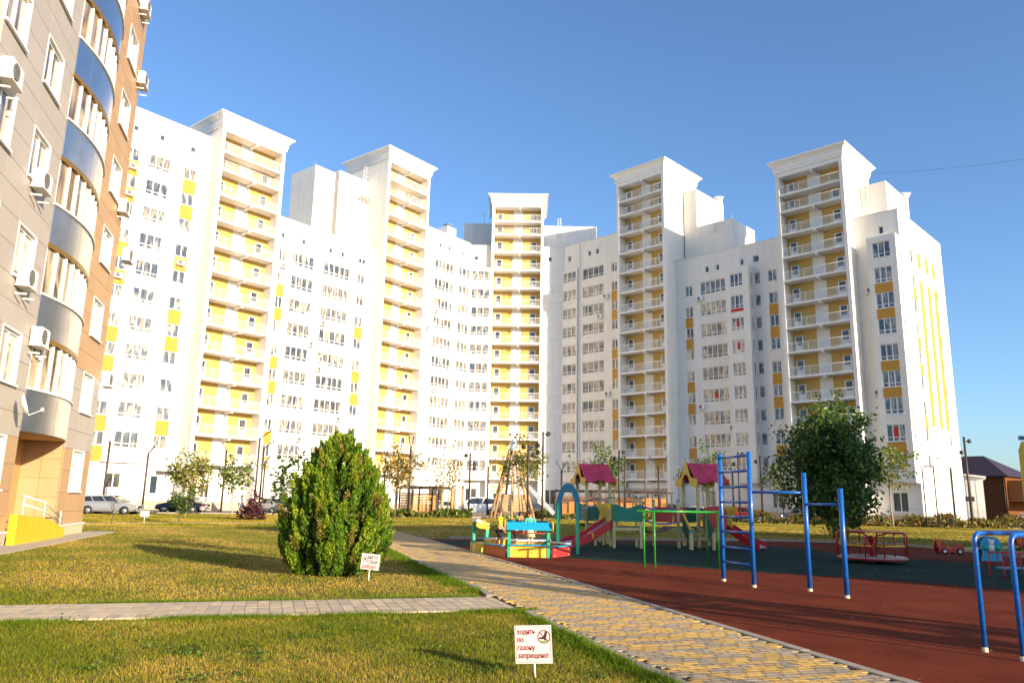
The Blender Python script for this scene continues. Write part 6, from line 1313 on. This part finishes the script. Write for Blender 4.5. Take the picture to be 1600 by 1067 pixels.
def person(label, loc, rz, H, top, bottom, hair, pose, skirt=False, dress=False, longhair=False, z0=0.0):
    t = thing('person', label, 'person', (loc[0], loc[1], z0), rz); k = H
    la, ra, ll, rl, head = pose
    hip = Vector((0, 0, .49 * k)); chest = Vector((0, head[0] * .4, .72 * k)); neck = Vector((0, head[0] * .7, .835 * k)); hd = Vector((0, head[0], .935 * k))
    V = [hip, Vector((0, head[0] * .2, .6 * k)), chest, neck]; E_ = [(0, 1), (1, 2), (2, 3)]; Rd = [(.072 * k, .055 * k), (.066 * k, .05 * k), (.078 * k, .055 * k), .028 * k]
    def chain(start, pts, rs):
        i = start
        for p, r_ in zip(pts, rs): V.append(Vector(p)); Rd.append(r_); E_.append((i, len(V) - 1)); i = len(V) - 1
    for sg, (el, wr) in ((-1, la), (1, ra)):
        sh = Vector((sg * .105 * k, chest.y, .79 * k)); e = sh + Vector(el) * k; w_ = e + Vector(wr) * k; hv_ = (w_ - e).normalized()
        chain(2, [sh, e, w_, w_ + hv_ * .055 * k], [.034 * k, .026 * k, .02 * k, .022 * k])
        hnd = w_ + hv_ * .055 * k
        for f_ in range(4): V.append(hnd + hv_ * .05 * k * (1 - abs(f_ - 1.5) * .12) + Vector((0, (f_ - 1.5) * .012 * k, 0))); Rd.append(.0055 * k); E_.append((len(V) - 2 - f_, len(V) - 1))
        V.append(w_ + hv_ * .05 * k + Vector((0, -.032 * k, 0))); Rd.append(.006 * k); E_.append((len(V) - 7, len(V) - 1))
    ank = []
    for sg, (kn, an_) in ((-1, ll), (1, rl)):
        hj = Vector((sg * .05 * k, 0, .46 * k)); kne = hj + Vector(kn) * k; an2 = kne + Vector(an_) * k; ank.append(an2)
        chain(0, [hj, kne, an2, an2 + Vector((0, -.07 * k, -.025 * k))], [.05 * k, .034 * k, .022 * k, .02 * k])
    chain(3, [hd + Vector((0, 0, -.045 * k)), hd + Vector((0, 0, .03 * k))], [.046 * k, .052 * k])
    skin_mesh('body', V, E_, Rd, SKIN, t)
    # face
    for sg in (-1, 1): b = MB(); b.ball((hd.x + sg * .02 * k, hd.y - .052 * k, hd.z + .002 * k), .007 * k, 8, 5); b.build('eye', BLACKM, t); b = MB(); b.ball((hd.x + sg * .053 * k, hd.y, hd.z - .005 * k), .013 * k, 8, 5); b.build('ear', SKIN, t)
    b = MB(); b.tube([(hd.x, hd.y - .05 * k, hd.z + .005 * k), (hd.x, hd.y - .066 * k, hd.z - .018 * k)], [.006 * k, .01 * k], 6); b.build('nose', SKIN, t); b = MB(); b.cbox(hd.x, hd.y - .053 * k, hd.z - .037 * k, .028 * k, .008 * k, .006 * k); b.build('mouth', RBRD, t)
    b = MB(); b.T = Matrix.Translation((hd.x, hd.y + .012 * k, hd.z + .018 * k)); b.ball((0, 0, 0), .066 * k, 14, 8, 1.02)
    if longhair: b.tube([(0, .05 * k, 0), (0, .075 * k, -.08 * k), (0, .065 * k, -.2 * k)], [.04 * k, .045 * k, .012 * k], 10)
    b.build('hair', hair, t)
    # clothes
    CV = [Vector((0, .0, .50 * k)), Vector((0, head[0] * .2, .6 * k)), chest, Vector((0, head[0] * .6, .80 * k))]; CE = [(0, 1), (1, 2), (2, 3)]; CR = [(.088 * k, .068 * k), (.08 * k, .064 * k), (.094 * k, .068 * k), .05 * k]
    for sg, (el, wr) in ((-1, la), (1, ra)):
        sh = Vector((sg * .108 * k, chest.y, .79 * k)); CV += [sh, sh + Vector(el) * k * .55]; n_ = len(CV); CE += [(2, n_ - 2), (n_ - 2, n_ - 1)]; CR += [.042 * k, .042 * k]
    skin_mesh('top', CV, CE, CR, top, t)
    if skirt or dress:
        b = MB(); b.T = Matrix.Identity(4); b.smooth = True; b.lathe([(.082 * k, .53 * k), (.1 * k, .46 * k), (.135 * k, .33 * k), (.13 * k, .33 * k), (.07 * k, .5 * k)], 16); b.build('skirt', bottom, t)
    else:
        SV = [Vector((0, 0, .51 * k))]; SE = []; SR = [(.088 * k, .068 * k)]
        for sg, (kn, an_) in ((-1, ll), (1, rl)):
            hj = Vector((sg * .052 * k, 0, .46 * k)); SV += [hj, hj + Vector(kn) * k * .78]; n_ = len(SV); SE += [(0, n_ - 2), (n_ - 2, n_ - 1)]; SR += [.066 * k, .054 * k]
        skin_mesh('shorts', SV, SE, SR, bottom, t)
    for an2 in ank: b = MB(); b.ball((an2.x, an2.y - .035 * k, max(.022 * k, an2.z - .02 * k)), .045 * k, 10, 6, .5); b.build('shoe', SHOE, t)
    return t
SHY = M('yellow_shirt', (.70, .58, .01), .8); SHB = M('black_cloth', (.02, .02, .022), .85); SHG = M('mint_top', (.05, .42, .28), .8); SKY_ = M('pale_yellow_skirt', (.62, .60, .32), .85); BLD = M('blue_dress', (.01, .14, .42), .8)
stand = (((-.05, .02, -.17), (-.01, -.05, -.14)), ((.05, .02, -.17), (.01, -.05, -.14)), ((0, .0, -.22), (0, .0, -.2)), ((0, .0, -.22), (0, .0, -.2)), (-.01,))
# local -Y is where a person looks
kp = AY(780, 858, 24.75); person('child in yellow T-shirt and black shorts standing in the sandpit', (kp.x, 24.75), R(75), 1.27, SHY, SHB, HAIRB, (((-.04, -.03, -.17), (.0, -.10, -.12)), ((.04, .02, -.17), (.0, -.08, -.13)), ((0, -.06, -.215), (0, .03, -.2)), ((0, .05, -.215), (0, .05, -.19)), (-.03,)), z0=.13)
kp = AY(806, 858, 24.95); person('child in black with a white shoulder strap leaning over the sandpit table', (kp.x, 24.95), R(80), 1.18, SHB, SHB, HAIRD, (((-.04, -.08, -.14), (.0, -.12, -.06)), ((.04, -.08, -.14), (0, -.12, -.06)), ((0, -.02, -.22), (0, .02, -.2)), ((0, .02, -.22), (0, .02, -.2)), (-.14,)), z0=.13)
kp = AY(828, 858, 25.0); person('child in mint top and pale yellow skirt seen from behind in the sandpit', (kp.x, 25.0), R(200), 1.24, SHG, SKY_, HAIRB, stand, skirt=True, z0=.13)
wp = AY(377, 802, 73.0); person('woman in a short blue dress walking past the leftmost tower', (wp.x, 73.0), R(100), 1.68, BLD, BLD, HAIRB, (((-.05, -.04, -.16), (-.01, -.08, -.12)), ((.05, .05, -.16), (.01, .0, -.15)), ((0, -.07, -.21), (0, .02, -.2)), ((0, .06, -.21), (0, .07, -.19)), (-.01,)), dress=True, longhair=True)
kp = AY(1004, 802, 79.0); person('distant person in dark clothes by the end of the long gazebo', (kp.x, 78.2), R(20), 1.7, SHB, SHB, HAIRD, stand)
b = MB(); b.tube([(0, 0, 0), (.12, .02, .25)], .012, 5)
